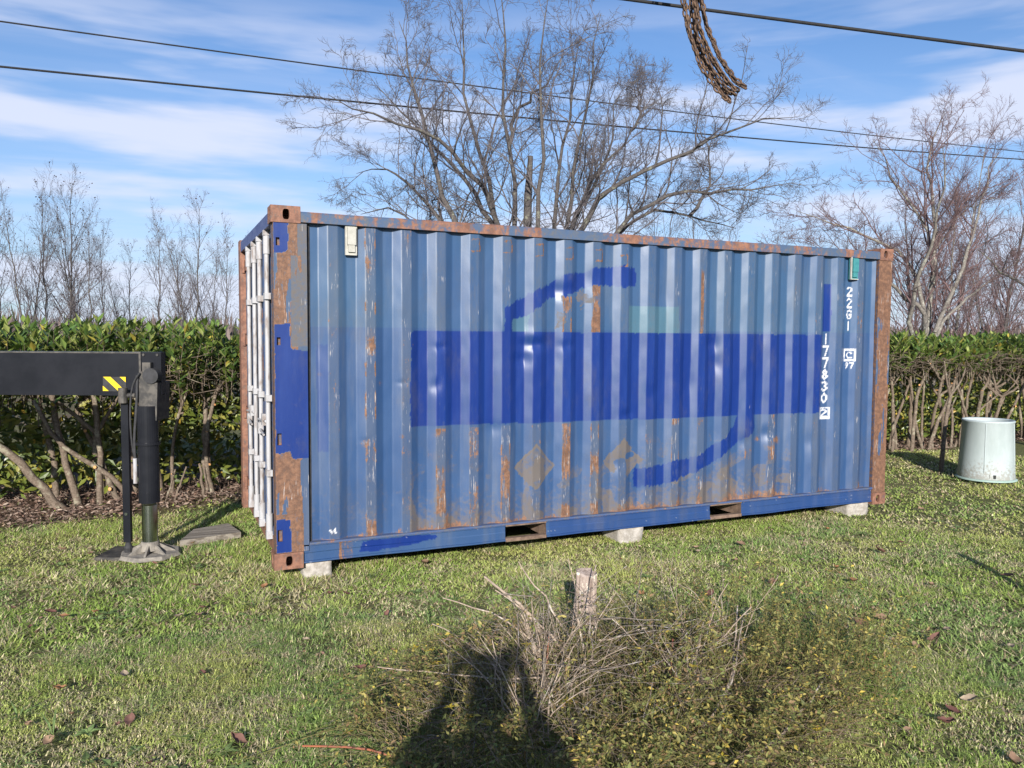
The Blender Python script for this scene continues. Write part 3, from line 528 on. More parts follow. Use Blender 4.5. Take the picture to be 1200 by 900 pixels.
def casting(x0, x1, y0, y1, z0, z1, fx, fy):
    """hollow corner casting: fy = outward y sign of the long face, fx = outward x sign of the end face"""
    bm = bmesh.new(); t = 0.028; n = 20
    def plate(o, eu, ev, w, h, cu, cv, hw, hh, nrm):
        o = Vector(o); eu = Vector(eu); ev = Vector(ev); nrm = Vector(nrm); ring = []; rim = []
        for i in range(n):
            a = 2 * math.pi * (i + .5) / n; c, s = math.cos(a), math.sin(a); k = 1 / max(abs(c) / .5, abs(s) / .5)
            pu, pv = (w / 2 + c * k * w), (h / 2 + s * k * h); qu = cu + hw * math.copysign(abs(c) ** .6, c); qv = cv + hh * math.copysign(abs(s) ** .75, s)
            rim.append((pu, pv)); ring.append((qu, qv))
        R = [bm.verts.new(o + eu * u + ev * v) for u, v in rim]; Q = [bm.verts.new(o + eu * u + ev * v) for u, v in ring]; S = [bm.verts.new(o + eu * u + ev * v - nrm * t) for u, v in ring]
        for i in range(n):
            j = (i + 1) % n; bm.faces.new((R[i], R[j], Q[j], Q[i])); bm.faces.new((Q[i], Q[j], S[j], S[i]))
        for ca, cb in ((0, 0), (w, 0), (w, h), (0, h)):     # corner fillers
            d = [(abs(u - ca) + abs(v - cb), i) for i, (u, v) in enumerate(rim)]; d.sort(); a, b = sorted((d[0][1], d[1][1]))
            c = bm.verts.new(o + eu * ca + ev * cb); bm.faces.new((R[a], R[b], c))
    w, d, h = x1 - x0, y1 - y0, z1 - z0
    hx = (0.105 - 0.0 if fx < 0 else w - 0.105)
    plate((x0, y0 if fy < 0 else y1, z0), (1, 0, 0), (0, 0, 1), w, h, hx, h / 2, .024, .037, (0, fy, 0))
    plate((x0 if fx < 0 else x1, y0, z0), (0, 1, 0), (0, 0, 1), d, h, d / 2, h / 2, .024, .037, (fx, 0, 0))
    for pts in (((x0, y0, z0), (x1, y0, z0), (x1, y1, z0), (x0, y1, z0)), ((x0, y0, z1), (x0, y1, z1), (x1, y1, z1), (x1, y0, z1))): bm.faces.new([bm.verts.new(p) for p in pts])
    yb = y1 if fy < 0 else y0; xb = x1 if fx < 0 else x0
    bm.faces.new([bm.verts.new(p) for p in ((x0, yb, z0), (x1, yb, z0), (x1, yb, z1), (x0, yb, z1))]); bm.faces.new([bm.verts.new(p) for p in ((xb, y0, z0), (xb, y1, z0), (xb, y1, z1), (xb, y0, z1))])
    bmesh.ops.remove_doubles(bm, verts=bm.verts, dist=.0004)
    return bm_obj('corner_casting', bm, RUST, cont)
for fx in (-1, 1):
    for fy in (-1, 1):
        xa, xb = ((0, .180) if fx < 0 else (LX - .180, LX)); ya, yb = ((0, .162) if fy < 0 else (WY - .162, WY))
        if fx < 0 and fy < 0: xa = -.012; xb = .193
        casting(xa, xb, ya - (.004 if fy < 0 else 0), yb, 0.0, .118, fx, fy); casting(xa, xb, ya - (.004 if fy < 0 else 0), yb, HZ - .118, HZ, fx, fy)

# rails
def rail(name, x0, x1, z0, z1, y0, y1, mat):
    bm = bmesh.new(); n = 40; sec = [(y0, z0), (y0, z1 - .012), (y0 + .012, z1), (y1, z1), (y1, z0)]
    rows = []
    for i in range(n + 1):
        x = x0 + (x1 - x0) * i / n; b = (noise2(x * 1.7, 0.3, 8) - .5) * .012; rows.append([bm.verts.new((x, y + b * .8, z + (b if k in (1, 2) else b * .5))) for k, (y, z) in enumerate(sec)])
    for i in range(n):
        for k in range(5): bm.faces.new((rows[i][k], rows[i + 1][k], rows[i + 1][(k + 1) % 5], rows[i][(k + 1) % 5]))
    bm.faces.new(rows[0]); bm.faces.new(rows[-1][::-1]); return bm_obj(name, bm, mat, cont)
rail('top_rail', .1945, 5.876, 2.482, 2.558, -.003, .06, RUSTHALF)
rail('top_rail', .185, 5.876, 2.482, 2.558, WY - .06, WY, RUSTHALF)
# lower side rail in three lengths with forklift pockets between
rl = [(.197, 1.797), (2.167, 3.842), (4.206, 5.877)]
BR = [(.601, .058), (.637, .148), (.949, .153), (1.158, .156), (1.22, .126), (1.196, .101), (.911, .074), (.727, .057)]
def rail_paint(x, z):
    w = (fbm(x * 20, z * 20, 3, 3) - .5) * .03; patch = inpoly(x + w, z + w, BR) * 1.0; patch = np.maximum(patch, .34 * (x > 2.2)); seam = (np.abs(x - .462) < .006)
    r = np.where(seam, .95, .12 + .5 * np.clip(.05 - z, 0, 1) * 20 * noise2(x * 9, z, 3)); r = np.where((x > .47) & (x < .56), .55, r); r = np.maximum(r, .75 * (z > .158))
    return np.stack([patch, r, (noise2(x * 70, z * 160, 7) > .965) * .3], -1), np.stack([0 * x, .15 + 0 * x, .1 + 0 * x], -1)
for a, b in rl:
    xs = np.arange(a, b + .004, .009); xs[-1] = b; sec = [(.062, .163), (.004, .163), (.004, .154), (.016, .150), (.016, .045), (.004, .041), (.004, .030), (.062, .030)]
    # subdivide the web for the paint masks
    sec2 = sec[:4] + [(.016, .150 - .105 * i / 14) for i in range(1, 14)] + sec[4:]
    S = np.array(sec2); X = np.repeat(xs[:, None], len(S), 1); dent = (noise2(X * 1.3, 0 * X, 14) - .5) * .012 * (S[:, 1] < .1)
    Y = np.tile(S[:, 0], (len(xs), 1)) + dent; Z = np.tile(S[:, 1], (len(xs), 1)) + (fbm(X * 2, 0 * X + 5, 15, 2) - .5) * .014 * (S[:, 1] < .12)
    A, B = rail_paint(X, np.tile(S[:, 1], (len(xs), 1))); m = len(S); i = np.arange(len(xs) - 1)[:, None] * m + np.arange(m - 1)[None, :]
    F = np.stack([i, i + m, i + m + 1, i + 1], -1).reshape(-1, 4)
    mesh_np('bottom_rail', np.stack([X, Y, Z], -1).reshape(-1, 3), F, PAINT, cont, smooth=False, attrs={'paint_a': A.reshape(-1, 3), 'paint_b': B.reshape(-1, 3)})
boxo('bottom_rail', (.19, 5.87, WY - .06, WY - .005, .03, .163), RUSTLOW, cont)
POCK = simple('dark_pocket_rust', (0.10, 0.065, 0.048), (0.20, 0.135, 0.10), 14, 0.9)
for x0, x1 in ((1.797, 2.167), (3.842, 4.206)):
    bm = bmesh.new(); v = box(bm, x0 + .001, x1 - .001, .006, .055, .024, .052); box(bm, x0 + .001, x1 - .001, .006, WY - .07, .150, .162); box(bm, x0 - .007, x0 - .0005, .0175, WY - .07, .028, .161); box(bm, x1 + .0005, x1 + .007, .0175, WY - .07, .028, .161); bm_obj('forklift_pocket', bm, POCK, cont)
# bottom lip of the corrugated side
boxo('sill_lip', (.2385, 5.873, -.004, .06, .1645, .1785), RUSTLOW, cont)
# roof, floor, far side, front end
def corrug(name, axis, a0, a1, b0, b1, c, depth, mat, vert=True):
    n = int((a1 - a0) / .275 * 4); V = []; prof = [0, 0, 1, 1]
    for i in range(n + 1):
        a = a0 + (a1 - a0) * i / n; o = c + depth * prof[i % 4]
        for b in (b0, b1): V.append((a, o, b) if axis == 'y' else ((o, a, b) if axis == 'x' else (a, b, o)))
    F = [(2 * i, 2 * i + 2, 2 * i + 3, 2 * i + 1) for i in range(n)]; return mesh_np(name, V, np.array(F), mat, cont, smooth=False)
corrug('side_wall', 'y', .19, 5.87, .165, 2.49, WY - .05, .036, RUSTLOW); corrug('end_wall', 'x', .165, WY - .165, .165, 2.49, LX - .05, .036, RUSTLOW)
corrug('roof_panel', 'z', .06, 5.98, .062, WY - .062, 2.545, .018, RUSTHALF)
boxo('floor_panel', (.08, 5.98, .065, WY - .065, .13, .16), PLANKM, cont)
for i in range(9): boxo('cross_member', (.5 + i * .62, .54 + i * .62, .07, WY - .07, .035, .128), RUSTHALF, cont) if i not in (2, 5) else None
for z in ((2.475, HZ - .03), (.03, .15)): boxo('end_rail', (LX - .07, LX - .01, .165, WY - .165, z[0], z[1]), RUST, cont)
boxo('corner_post', (0.0, .12, WY - .16, WY - .002, .1185, 2.4725), RUST, cont, .006); boxo('corner_post', (LX - .16, LX - .004, WY - .12, WY - .002, .1185, 2.4725), RUST, cont, .006)
# door end
boxo('door_header', (.006, .10, .1625, WY - .1625, 2.478, 2.572), simple('dark_blue_header', (0.03, 0.045, 0.16), (0.06, 0.08, 0.2), 8, 0.5), cont, .006)
boxo('door_sill', (.045, .12, .1625, WY - .1625, .018, .135), RUST, cont, .006)
boxo('door_gasket', (.062, .07, .163, WY - .163, .136, 2.477), GASKET, cont)
for y0, y1, flip in ((.172, 1.216, 0), (1.222, 2.266, 1)):
    n = 5; ys = []
    bm = bmesh.new(); z0, z1 = .150, 2.465; prof = [(y0, .050), (y0 + .07, .050)]; w = (y1 - y0 - .14) / 5
    for k in range(5): a = y0 + .07 + k * w; prof += [(a + w * .18, .050), (a + w * .30, .068), (a + w * .75, .068), (a + w * .87, .050)]
    prof += [(y1, .050)]; r0 = [bm.verts.new((x, y, z0)) for y, x in prof]; r1 = [bm.verts.new((x, y, z1)) for y, x in prof]
    for i in range(len(prof) - 1): bm.faces.new((r0[i], r0[i + 1], r1[i + 1], r1[i]))
    box(bm, .045, .060, y0 + .002, y1 - .002, z0 - .004, z0 + .05); box(bm, .045, .060, y0 + .002, y1 - .002, z1 - .05, z1 + .004)
    door = bm_obj('door_panel', bm, BLUEDOOR, cont)
    for zz in (.25, .94, 1.64, 2.34):        # hinges on the post side
        hy = y0 - .008 if not flip else y1 + .008
        bm = bmesh.new(); frustum(bm, (.030, hy, zz - .06), (.030, hy, zz + .06), .016, .016, 12); box(bm, .036, .049, hy if not flip else hy - .13, hy + .13 if not flip else hy, zz - .045, zz + .045); bm_obj('hinge', bm, BLUEDOOR if not flip else RUST, cont, 0.0)
for ry in (.54, .99, 1.36, 1.79):
    bm = bmesh.new(); frustum(bm, (.026, ry, .13), (.026, ry, 2.47), .0175, .0175, 16); rod = bm_obj('locking_rod', bm, RODW, cont)
    for z0, z1, b0, b1 in ((.165, .30, .105, .165), (2.30, 2.44, 2.44, 2.478)):
        bm = bmesh.new(); frustum(bm, (.026, ry, z0), (.026, ry, z1), .025, .025, 14); box(bm, .000, .052, ry - .028, ry + .028, b0, b1); bm_obj('rod_cam', bm, RODW, rod, .004)
    for zz in (.62, 1.20, 1.98):
        bm = bmesh.new(); box(bm, .004, .0495, ry - .042, ry + .042, zz - .024, zz + .024); bm_obj('rod_bracket', bm, RODW, rod, .005)
for ry, sgn in ((.54, 1), (.99, -1), (1.36, 1), (1.79, -1)):
    bm = bmesh.new(); z = 1.02 if sgn > 0 else .93; frustum(bm, (.008, ry, z), (-.004, ry + sgn * .40, z - .02), .011, .009, 8); box(bm, -.012, .028, ry + sgn * .10 - .03, ry + sgn * .10 + .03, z - .04, z + .05); bm_obj('door_handle', bm, RODW, cont, .003)
# vents
def vent(x, z, mat, w=.085, h=.215):
    bm = bmesh.new(); box(bm, x - w / 2, x + w / 2, .012, .035, z - h / 2, z + h / 2); box(bm, x - w * .36, x + w * .36, -.010, .0115, z - h * .16, z + h * .44); v = box(bm, x - w * .28, x + w * .28, -.004, .0118, z - h * .40, z - h * .17)
    return bm_obj('vent', bm, mat, cont, .004)
vent(.556, 2.376, VENTW); vent(5.545, 2.378, VENTT, .10)
bm = bmesh.new(); box(bm, 5.490, 5.500, -.002, .014, 2.268, 2.488); box(bm, 5.500, 5.590, -.002, .014, 2.268, 2.276); bm_obj('vent_frame', bm, VENTW, cont)

# concrete blocks
def block(x0, x1, y0, y1, z0, z1, label):
    bm = bmesh.new(); box(bm, x0, x1, y0, y1, z0, z1); bmesh.ops.subdivide_edges(bm, edges=bm.edges, cuts=5, use_grid_fill=True)
    c = Vector(((x0 + x1) / 2, (y0 + y1) / 2, (z0 + z1) / 2))
    for v in bm.verts:
        d = v.co - c; n = (noise2(v.co.x * 14 + v.co.z * 9, v.co.y * 14 + v.co.z * 5, 3) - .5) * .03
        v.co += d.normalized() * n; 
        if v.co.z > z1 - .012: v.co.z = z1
    o = bm_obj('concrete_block', bm, BLOCKM, None, 0, True); tag(o, label, 'concrete block', 'concrete blocks under the container')
block(.205, .405, .05, .42, -.06, .126, 'white concrete block under the bottom rail next to the rusty left corner post')
block(2.90, 3.13, .03, .36, -.06, .126, 'white concrete block under the middle of the container side, between the forklift pockets')
block(5.62, 5.86, .04, .40, -.06, .126, 'white concrete block under the right end of the container rail')

# ------------------------------------------------------------------ crane outrigger
RH = Vector((.912, -.411, 0)).normalized(); DH = Vector((.411, .912, 0)).normalized()
orig = empty('crane_outrigger', (-.905, 1.30, 0), math.atan2(RH.y, RH.x), label='black crane outrigger beam with a vertical jack leg standing on the lawn', cat='outrigger')
# local x = along the beam to the right, local y = away from the camera
def bx(name, b, m, p=orig, bev=.0): return boxo(name, b, m, p, bev)
bx('beam', (-5.2, .072, -.06, .16, 1.292, 1.640), BLACKP, orig, .012)
bx('beam_end_plate', (.075, .232, -.062, .02, 1.300, 1.642), BLACKP, orig, .006)
bx('beam_seam', (.058, .074, -.071, -.050, 1.292, 1.643), BLACKD, orig, .003)
bm = bmesh.new(); box(bm, .055, .230, -.130, .10, 1.10, 1.40)
for v in bm.verts:
    if v.co.z < 1.2: v.co.x = .150 + (v.co.x - .135) * .72
bm_obj('jack_bracket', bm, BLACKD, orig, .006)
bm = bmesh.new(); box(bm, .105, .170, -.115, -.065, 1.43, 1.56); box(bm, .09, .14, -.13, -.08, 1.40, 1.47); frustum(bm, (.06, -.105, 1.44), (.11, -.105, 1.48), .018, .022, 10); bm_obj('hydraulic_valve', bm, BLACKD, orig, .006)
bm = bmesh.new(); frustum(bm, (.180, -.145, 1.455), (.180, -.062, 1.455), .062, .062, 20); bm_obj('dark_opening_disc', bm, GASKET, orig)  # black disc stands in for the darkness of an opening beside the valve
bm = bmesh.new(); frustum(bm, (.135, -.1, .44), (.135, -.1, 1.215), .080, .080, 28); jt = bm_obj('jack_cylinder', bm, BLACKP, orig)
bm = bmesh.new(); frustum(bm, (.135, -.1, .905), (.135, -.1, .925), .094, .094, 28); bm_obj('cylinder_collar', bm, BLACKP, jt)
bm = bmesh.new(); frustum(bm, (.135, -.1, .10), (.135, -.1, .42), .060, .060, 28); bm_obj('piston_rod', bm, CHROME, orig)
# foot: ribbed cone on a dished plate
bm = bmesh.new(); frustum(bm, (.135, -.1, .055), (.135, -.1, .125), .085, .068, 24)
for k in range(8):
    a = 2 * math.pi * k / 8 + .2; c, s = math.cos(a), math.sin(a); p = Vector((-s, c, 0)) * .008; o = Vector((.135, -.1, 0))
    v = [bm.verts.new(o + Vector((c * r, s * r, z)) + q) for q in (p, -p) for r, z in ((.06, .03), (.215, .03), (.06, .11))]
    bm.faces.new(v[:3]); bm.faces.new(v[3:][::-1]); bm.faces.new((v[1], v[4], v[5], v[2])); bm.faces.new((v[0], v[2], v[5], v[3]))
frustum(bm, (.135, -.1, .012), (.135, -.1, .040), .245, .225, 8); bm_obj('jack_foot', bm, DUSTPLATE, orig)
bx('foot_plate', (-.235, .13, -.26, .08, .004, .030), BLACKD, orig, .004)
bx('foot_arm', (-.064, -.006, -.135, -.10, .12, 1.24), BLACKP, orig, .005)
bm = bmesh.new(); frustum(bm, (-.035, -.137, .35), (-.035, -.145, .35), .014, .012, 12); bm_obj('arm_bolt', bm, CHROME, orig)
bm = bmesh.new(); frustum(bm, (-.035, -.15, 1.24), (-.035, -.15, 1.36), .035, .035, 14); frustum(bm, (-.01, -.14, 1.30), (.06, -.14, 1.30), .02, .02, 12); bm_obj('arm_pivot', bm, BLACKD, orig)
bm = bmesh.new(); frustum(bm, (-.028, -.13, .07), (-.028, -.13, .12), .035, .018, 12); frustum(bm, (-.028, -.13, .03), (-.028, -.13, .075), .028, .038, 12); bm_obj('ball_joint', bm, GASKET, orig)
pts = resample([(.075, -.135, 1.44), (.070, -.15, 1.2), (.045, -.15, .95), (.055, -.15, .70), (.05, -.15, .60)], 16)
V, F = tubes(pts[None], np.full((1, 16), .011), 8); mesh_np('hydraulic_hose', V, F, GASKET, orig)
pts = resample([(.10, -.15, 1.48), (.045, -.155, 1.42), (.02, -.155, 1.2), (.02, -.15, 1.0), (.03, -.14, .85), (.075, -.13, .62)], 16)
V, F = tubes(pts[None], np.full((1, 16), .008), 8); mesh_np('hydraulic_hose', V, F, GASKET, orig)
bm = bmesh.new(); frustum(bm, (.050, -.15, .60), (.050, -.15, .80), .016, .016, 12); bm_obj('hose_fitting', bm, RODW, orig)
for bx_, bz_ in ((.095, 1.62), (.205, 1.62), (.215, 1.33), (.095, 1.33)):
    bm = bmesh.new(); frustum(bm, (bx_, -.062, bz_), (bx_, -.072, bz_), .011, .011, 6); bm_obj('bolt', bm, BLACKD, orig)
for zc_ in (.52, .75, 1.02):
    bm = bmesh.new(); frustum(bm, (.135, -.1, zc_), (.135, -.1, zc_ + .006), .0815, .0815, 28); bm_obj('weld_bead', bm, BLACKP, jt)
bm = bmesh.new(); box(bm, -5.2, .07, -.0625, -.0605, 1.630, 1.6405); bm_obj('edge_highlight', bm, BLACKD, orig)  # paler strip imitates the highlight along the beam's top edge
# warning sticker: yellow and black stripes
yb = -.0635
def flat(name, polys, y, mat):
    bm = bmesh.new()
    for q in polys: 
        f = bm.faces.new([bm.verts.new((x, y, z)) for x, z in q]); r = bmesh.ops.extrude_face_region(bm, geom=[f]); bmesh.ops.translate(bm, verts=[v for v in r['geom'] if isinstance(v, bmesh.types.BMVert)], vec=(0, .0015, 0))
    return bm_obj(name, bm, mat, orig)
sx0, sx1, sz0, sz1 = -.236, -.052, 1.326, 1.442; w = sx1 - sx0
flat('warning_sticker', [[(sx0, sz0), (sx1, sz0), (sx1, sz1), (sx0, sz1)]], yb, GASKET)
flat('sticker_stripe', [[(sx0 + .004, sz1), (sx0 + .062, sz1), (sx1 - .004, sz0 + .003), (sx1 - .062, sz0 + .003)], [(sx0, sz0 + .003), (sx0 + .046, sz0 + .003), (sx0, sz0 + .044)], [(sx1, sz1), (sx1 - .048, sz1), (sx1, sz1 - .044)]], yb - .002, YELLOW)

# plank
bm = bmesh.new()
pc = [(-.60, 1.33), (-.10, 1.47), (-.175, 1.86), (-.475, 1.72)]
lo_ = [bm.verts.new((x, y, H(x, y) + .008)) for x, y in pc]; up_ = [bm.verts.new((x, y, H(x, y) + .058)) for x, y in pc]
bm.faces.new(up_); bm.faces.new(lo_[::-1])
for i in range(4): bm.faces.new((lo_[i], lo_[(i + 1) % 4], up_[(i + 1) % 4], up_[i]))
tag(bm_obj('wooden_board', bm, PLANKM, None, .006), 'short weathered wooden board lying flat on the grass between jack foot and container', 'board')

# ------------------------------------------------------------------ composter
comp = empty('composter', (8.88, .88, H(8.88, .88)), label='pale green round plastic composter without its lid, on the lawn by the right hedge', cat='composter')
def lathe(prof, n=40):
    P = np.array(prof); th = np.arange(n) * 2 * np.pi / n; V = np.stack([P[:, 0:1] * np.cos(th), P[:, 0:1] * np.sin(th), np.repeat(P[:, 1:2], n, 1)], -1).reshape(-1, 3)
    F = [(i * n + j, i * n + (j + 1) % n, (i + 1) * n + (j + 1) % n, (i + 1) * n + j) for i in range(len(P) - 1) for j in range(n)]; return V, np.array(F)
V, F = lathe([(.322, .035), (.325, .06), (.318, .10), (.318, .11), (.288, .73), (.297, .74), (.299, .755), (.288, .765), (.276, .755), (.276, .74), (.306, .10), (.29, .05)])
cb = mesh_np('barrel', V, F, COMPM, comp)
V, F = lathe([(.346, .012), (.348, .022), (.325, .034), (.29, .034)]); mesh_np('base_flange', V, F, simple('green_plastic', (0.26, 0.36, 0.32), (0.30, 0.39, 0.36), 8, .6), comp)
COMPD = simple('black_gap', (0.02, 0.025, 0.02), (0.03, 0.03, 0.03), 8, .9)
for a, w_, h_, m_ in ((-2.24, .028, .045, COMPD), (-2.40, .006, .05, COMPM)):
    bm = bmesh.new(); box(bm, .316, .328, -w_ / 2, w_ / 2, .055, .055 + h_); o = bm_obj('catch', bm, m_, comp); o.rotation_euler = (0, 0, a)
for k in range(3):
    bm = bmesh.new(); box(bm, -.004, .006, -.003, .003, .12, .73)
    for v in bm.verts: v.co.x += .318 - (v.co.z - .11) / .62 * .030
    o = bm_obj('moulded_seam', bm, COMPM, comp); o.rotation_euler = (0, 0, -2.6 + k * 1.4)

# ------------------------------------------------------------------ stake in the foreground, stake right of the frame
def stake(x, y, z1, w, d, label, lean=(0, 0), mat=POSTM):
    bm = bmesh.new(); box(bm, -w / 2, w / 2, -d / 2, d / 2, -.1, z1); bmesh.ops.bevel(bm, geom=[e for e in bm.edges if abs((e.verts[0].co - e.verts[1].co).z) > .1], offset=w * .16, segments=2, affect='EDGES')
    bmesh.ops.subdivide_edges(bm, edges=[e for e in bm.edges if abs((e.verts[0].co - e.verts[1].co).z) > .1], cuts=10)
    for v in bm.verts:
        n = (noise2(v.co.x * 40 + 3, v.co.z * 9, 6) - .5) * .012; v.co.x += n; v.co.y += n * .7
        if v.co.z > z1 - .001: v.co.z += (noise2(v.co.x * 30, v.co.y * 30, 8) - .5) * .05 - abs(v.co.x) * .25
        v.co.x += lean[0] * v.co.z; v.co.y += lean[1] * v.co.z
    o = bm_obj('wooden_post', bm, mat, None, 0, False); o.location = (x, y, H(x, y)); o.rotation_euler = (0, 0, -.42); tag(o, label, 'post'); return o
stake(1.32, -2.13, .545, .112, .075, 'short weathered wooden post with pale lichen behind the dry bush', (.01, 0))
stake(4.42, -3.22, .745, .06, .05, 'thin wooden stake in the lawn beyond the right edge of view')

# ------------------------------------------------------------------ hanging chain
def link_mesh(L_=.056, W_=.037, r=.0074, ns=12, nr=5):
    V = []; F = []
    for i in range(ns):
        a = 2 * math.pi * i / ns; c, s = math.cos(a), math.sin(a); x = (W_ / 2 - r) * c; z = (L_ / 2 - r - (W_ / 2 - r)) * np.sign(s) * min(1, abs(s) * 3) + (W_ / 2 - r) * s
        for j in range(nr): b = 2 * math.pi * j / nr; V.append((x + c * r * math.cos(b), r * math.sin(b), z + s * r * math.cos(b)))
    for i in range(ns):
        for j in range(nr): F.append((i * nr + j, ((i + 1) % ns) * nr + j, ((i + 1) % ns) * nr + (j + 1) % nr, i * nr + (j + 1) % nr))
    return np.array(V), np.array(F)
chain = empty('hanging_chain', (2.90, -1.25, 3.6), label='bundle of rusty lifting chains hanging from above over the container', cat='chain')
LV, LF = link_mesh(); CH0 = np.array((2.90, -1.25, 3.6)); Rv = np.array((.912, -.411, 0.0)); Dv = np.array((.411, .912, 0.0))
S_ = 5.5 / 930.76
def cpt(px, py, off=0.0):   # metres right / up of the point where the chain meets the top of the view
    return np.array((2.677, -1.155, 4.117)) - CH0 + Rv * ((px - 812) * S_) + np.array((0, 0, 1.0)) * (-(py) * S_ * 1.0) + Dv * off
strands = [([(790, -560), (794, -200), (797, 0), (806, 40), (820, 78), (838, 104), (854, 118)], -.05), ([(792, -560), (797, -200), (804, 0), (809, 35), (822, 66), (842, 96), (856, 113), (862, 116)], .03), ([(800, -560), (806, -200), (811, 0), (815, 35), (830, 70), (848, 98), (862, 112)], .06),
           ([(802, -560), (808, -200), (814, 0), (819, 30), (833, 64), (852, 92), (868, 110)], -.02), ([(805, -560), (811, -200), (818, 0), (824, 35), (838, 66), (857, 92), (874, 104)], .05), ([(806, -560), (812, -200), (820, 0), (827, 32), (843, 68), (862, 94), (878, 103)], -.05),
           ([(804, -560), (810, -200), (816, 0), (821, 40), (836, 74), (854, 96), (870, 106)], .10), ([(800, -560), (807, -200), (813, 0), (817, 38), (833, 74), (852, 100), (866, 110)], .0), ([(806, -560), (814, -200), (822, 0), (829, 30), (846, 66), (864, 92), (879, 101)], .02)]
for si, (pp, off) in enumerate(strands):
    P = resample([cpt(px, py, off) for px, py in pp], 400); d = np.r_[0, np.cumsum(np.linalg.norm(np.diff(P, axis=0), axis=1))]; pitch = .0405; n = int(d[-1] / pitch); s = (np.arange(n) + .5) * pitch
    C = np.stack([np.interp(s, d, P[:, i]) for i in range(3)], 1); T = np.gradient(C, axis=0); T /= np.linalg.norm(T, axis=1, keepdims=True); Vs = []; Fs = []
    ref = np.array((.3, .9, .1)) + RNG.normal(size=3) * .3; A_ = np.cross(T, ref); A_ /= np.linalg.norm(A_, axis=1, keepdims=True); B_ = np.cross(T, A_)
    for k in range(n):
        a = (math.pi / 2 if k % 2 else 0) + .3 * RNG.normal(); u = A_[k] * math.cos(a) + B_[k] * math.sin(a); w_ = np.cross(T[k], u); Vs.append(C[k] + LV[:, 0:1] * u + LV[:, 1:2] * w_ + LV[:, 2:3] * T[k]); Fs.append(LF + k * len(LV))
    o = mesh_np('chain_strand', np.concatenate(Vs), np.concatenate(Fs), CHAINM, chain)

# ------------------------------------------------------------------ overhead wires and their poles
def pole(x, y, h, label, group='utility poles carrying the wires'):
    t = empty('utility_pole', (x, y, 0), label=label, cat='utility pole', group=group); bm = bmesh.new(); frustum(bm, (0, 0, -.3), (0, 0, h), .14, .09, 14); bm_obj('pole', bm, HEDGEBARK, t)
    bm = bmesh.new(); box(bm, -.6, .6, -.05, .05, h - .75, h - .65); bm_obj('crossarm', bm, HEDGEBARK, t)
def wire(name, pts, r, label, grp):
    P = resample(pts, 60); V, F = tubes(P[None], np.full((1, 60), r), 6); o = mesh_np(name, V, F, CABLE); tag(o, label, 'cable', grp)
def span(a, b, ext0, ext1, sag, n=40):
    a = np.array(a, float); b = np.array(b, float); A0 = a - (b - a) * ext0; B0 = b + (b - a) * ext1; out = []
    for i in range(n): t = i / (n - 1); p = A0 + (B0 - A0) * t; p[2] -= 4 * sag * t * (1 - t); out.append(p)
    # keep the two sighted points on the curve
    t0 = ext0 / (1 + ext0 + ext1); t1 = (1 + ext0) / (1 + ext0 + ext1); s0 = 4 * sag * t0 * (1 - t0); s1 = 4 * sag * t1 * (1 - t1)
    for i, p in enumerate(out): t = i / (n - 1); p[2] += s0 + (s1 - s0) * (t - t0) / (t1 - t0)
    return out
G_ = 'overhead cables crossing the sky'
w1 = span((-3.137, 11.011, 7.283), (29.333, 14.053, 8.903), .45, .3, .35); w2 = span((-3.151, 10.967, 6.487), (29.328, 14.036, 8.614), .45, .3, .30)
wire('overhead_cable', w1, .016, 'upper of the two thin cables crossing in front of the bare trees', G_)
wire('overhead_cable', w2, .021, 'lower of the two thin cables crossing in front of the bare trees', G_)
w3 = span((2.90, -.017, 4.583), (5.867, -1.38, 4.18), 3.0, 3.0, .12)
wire('overhead_cable', w3, .0145, 'thick near cable behind the hanging chain at the top right', G_)
pole(w1[0][0], w1[0][1], w1[0][2] + .2, 'wooden utility pole far left beyond the picture edge'); pole(w1[-1][0], w1[-1][1], w1[-1][2] + .2, 'wooden utility pole far right beyond the picture edge')

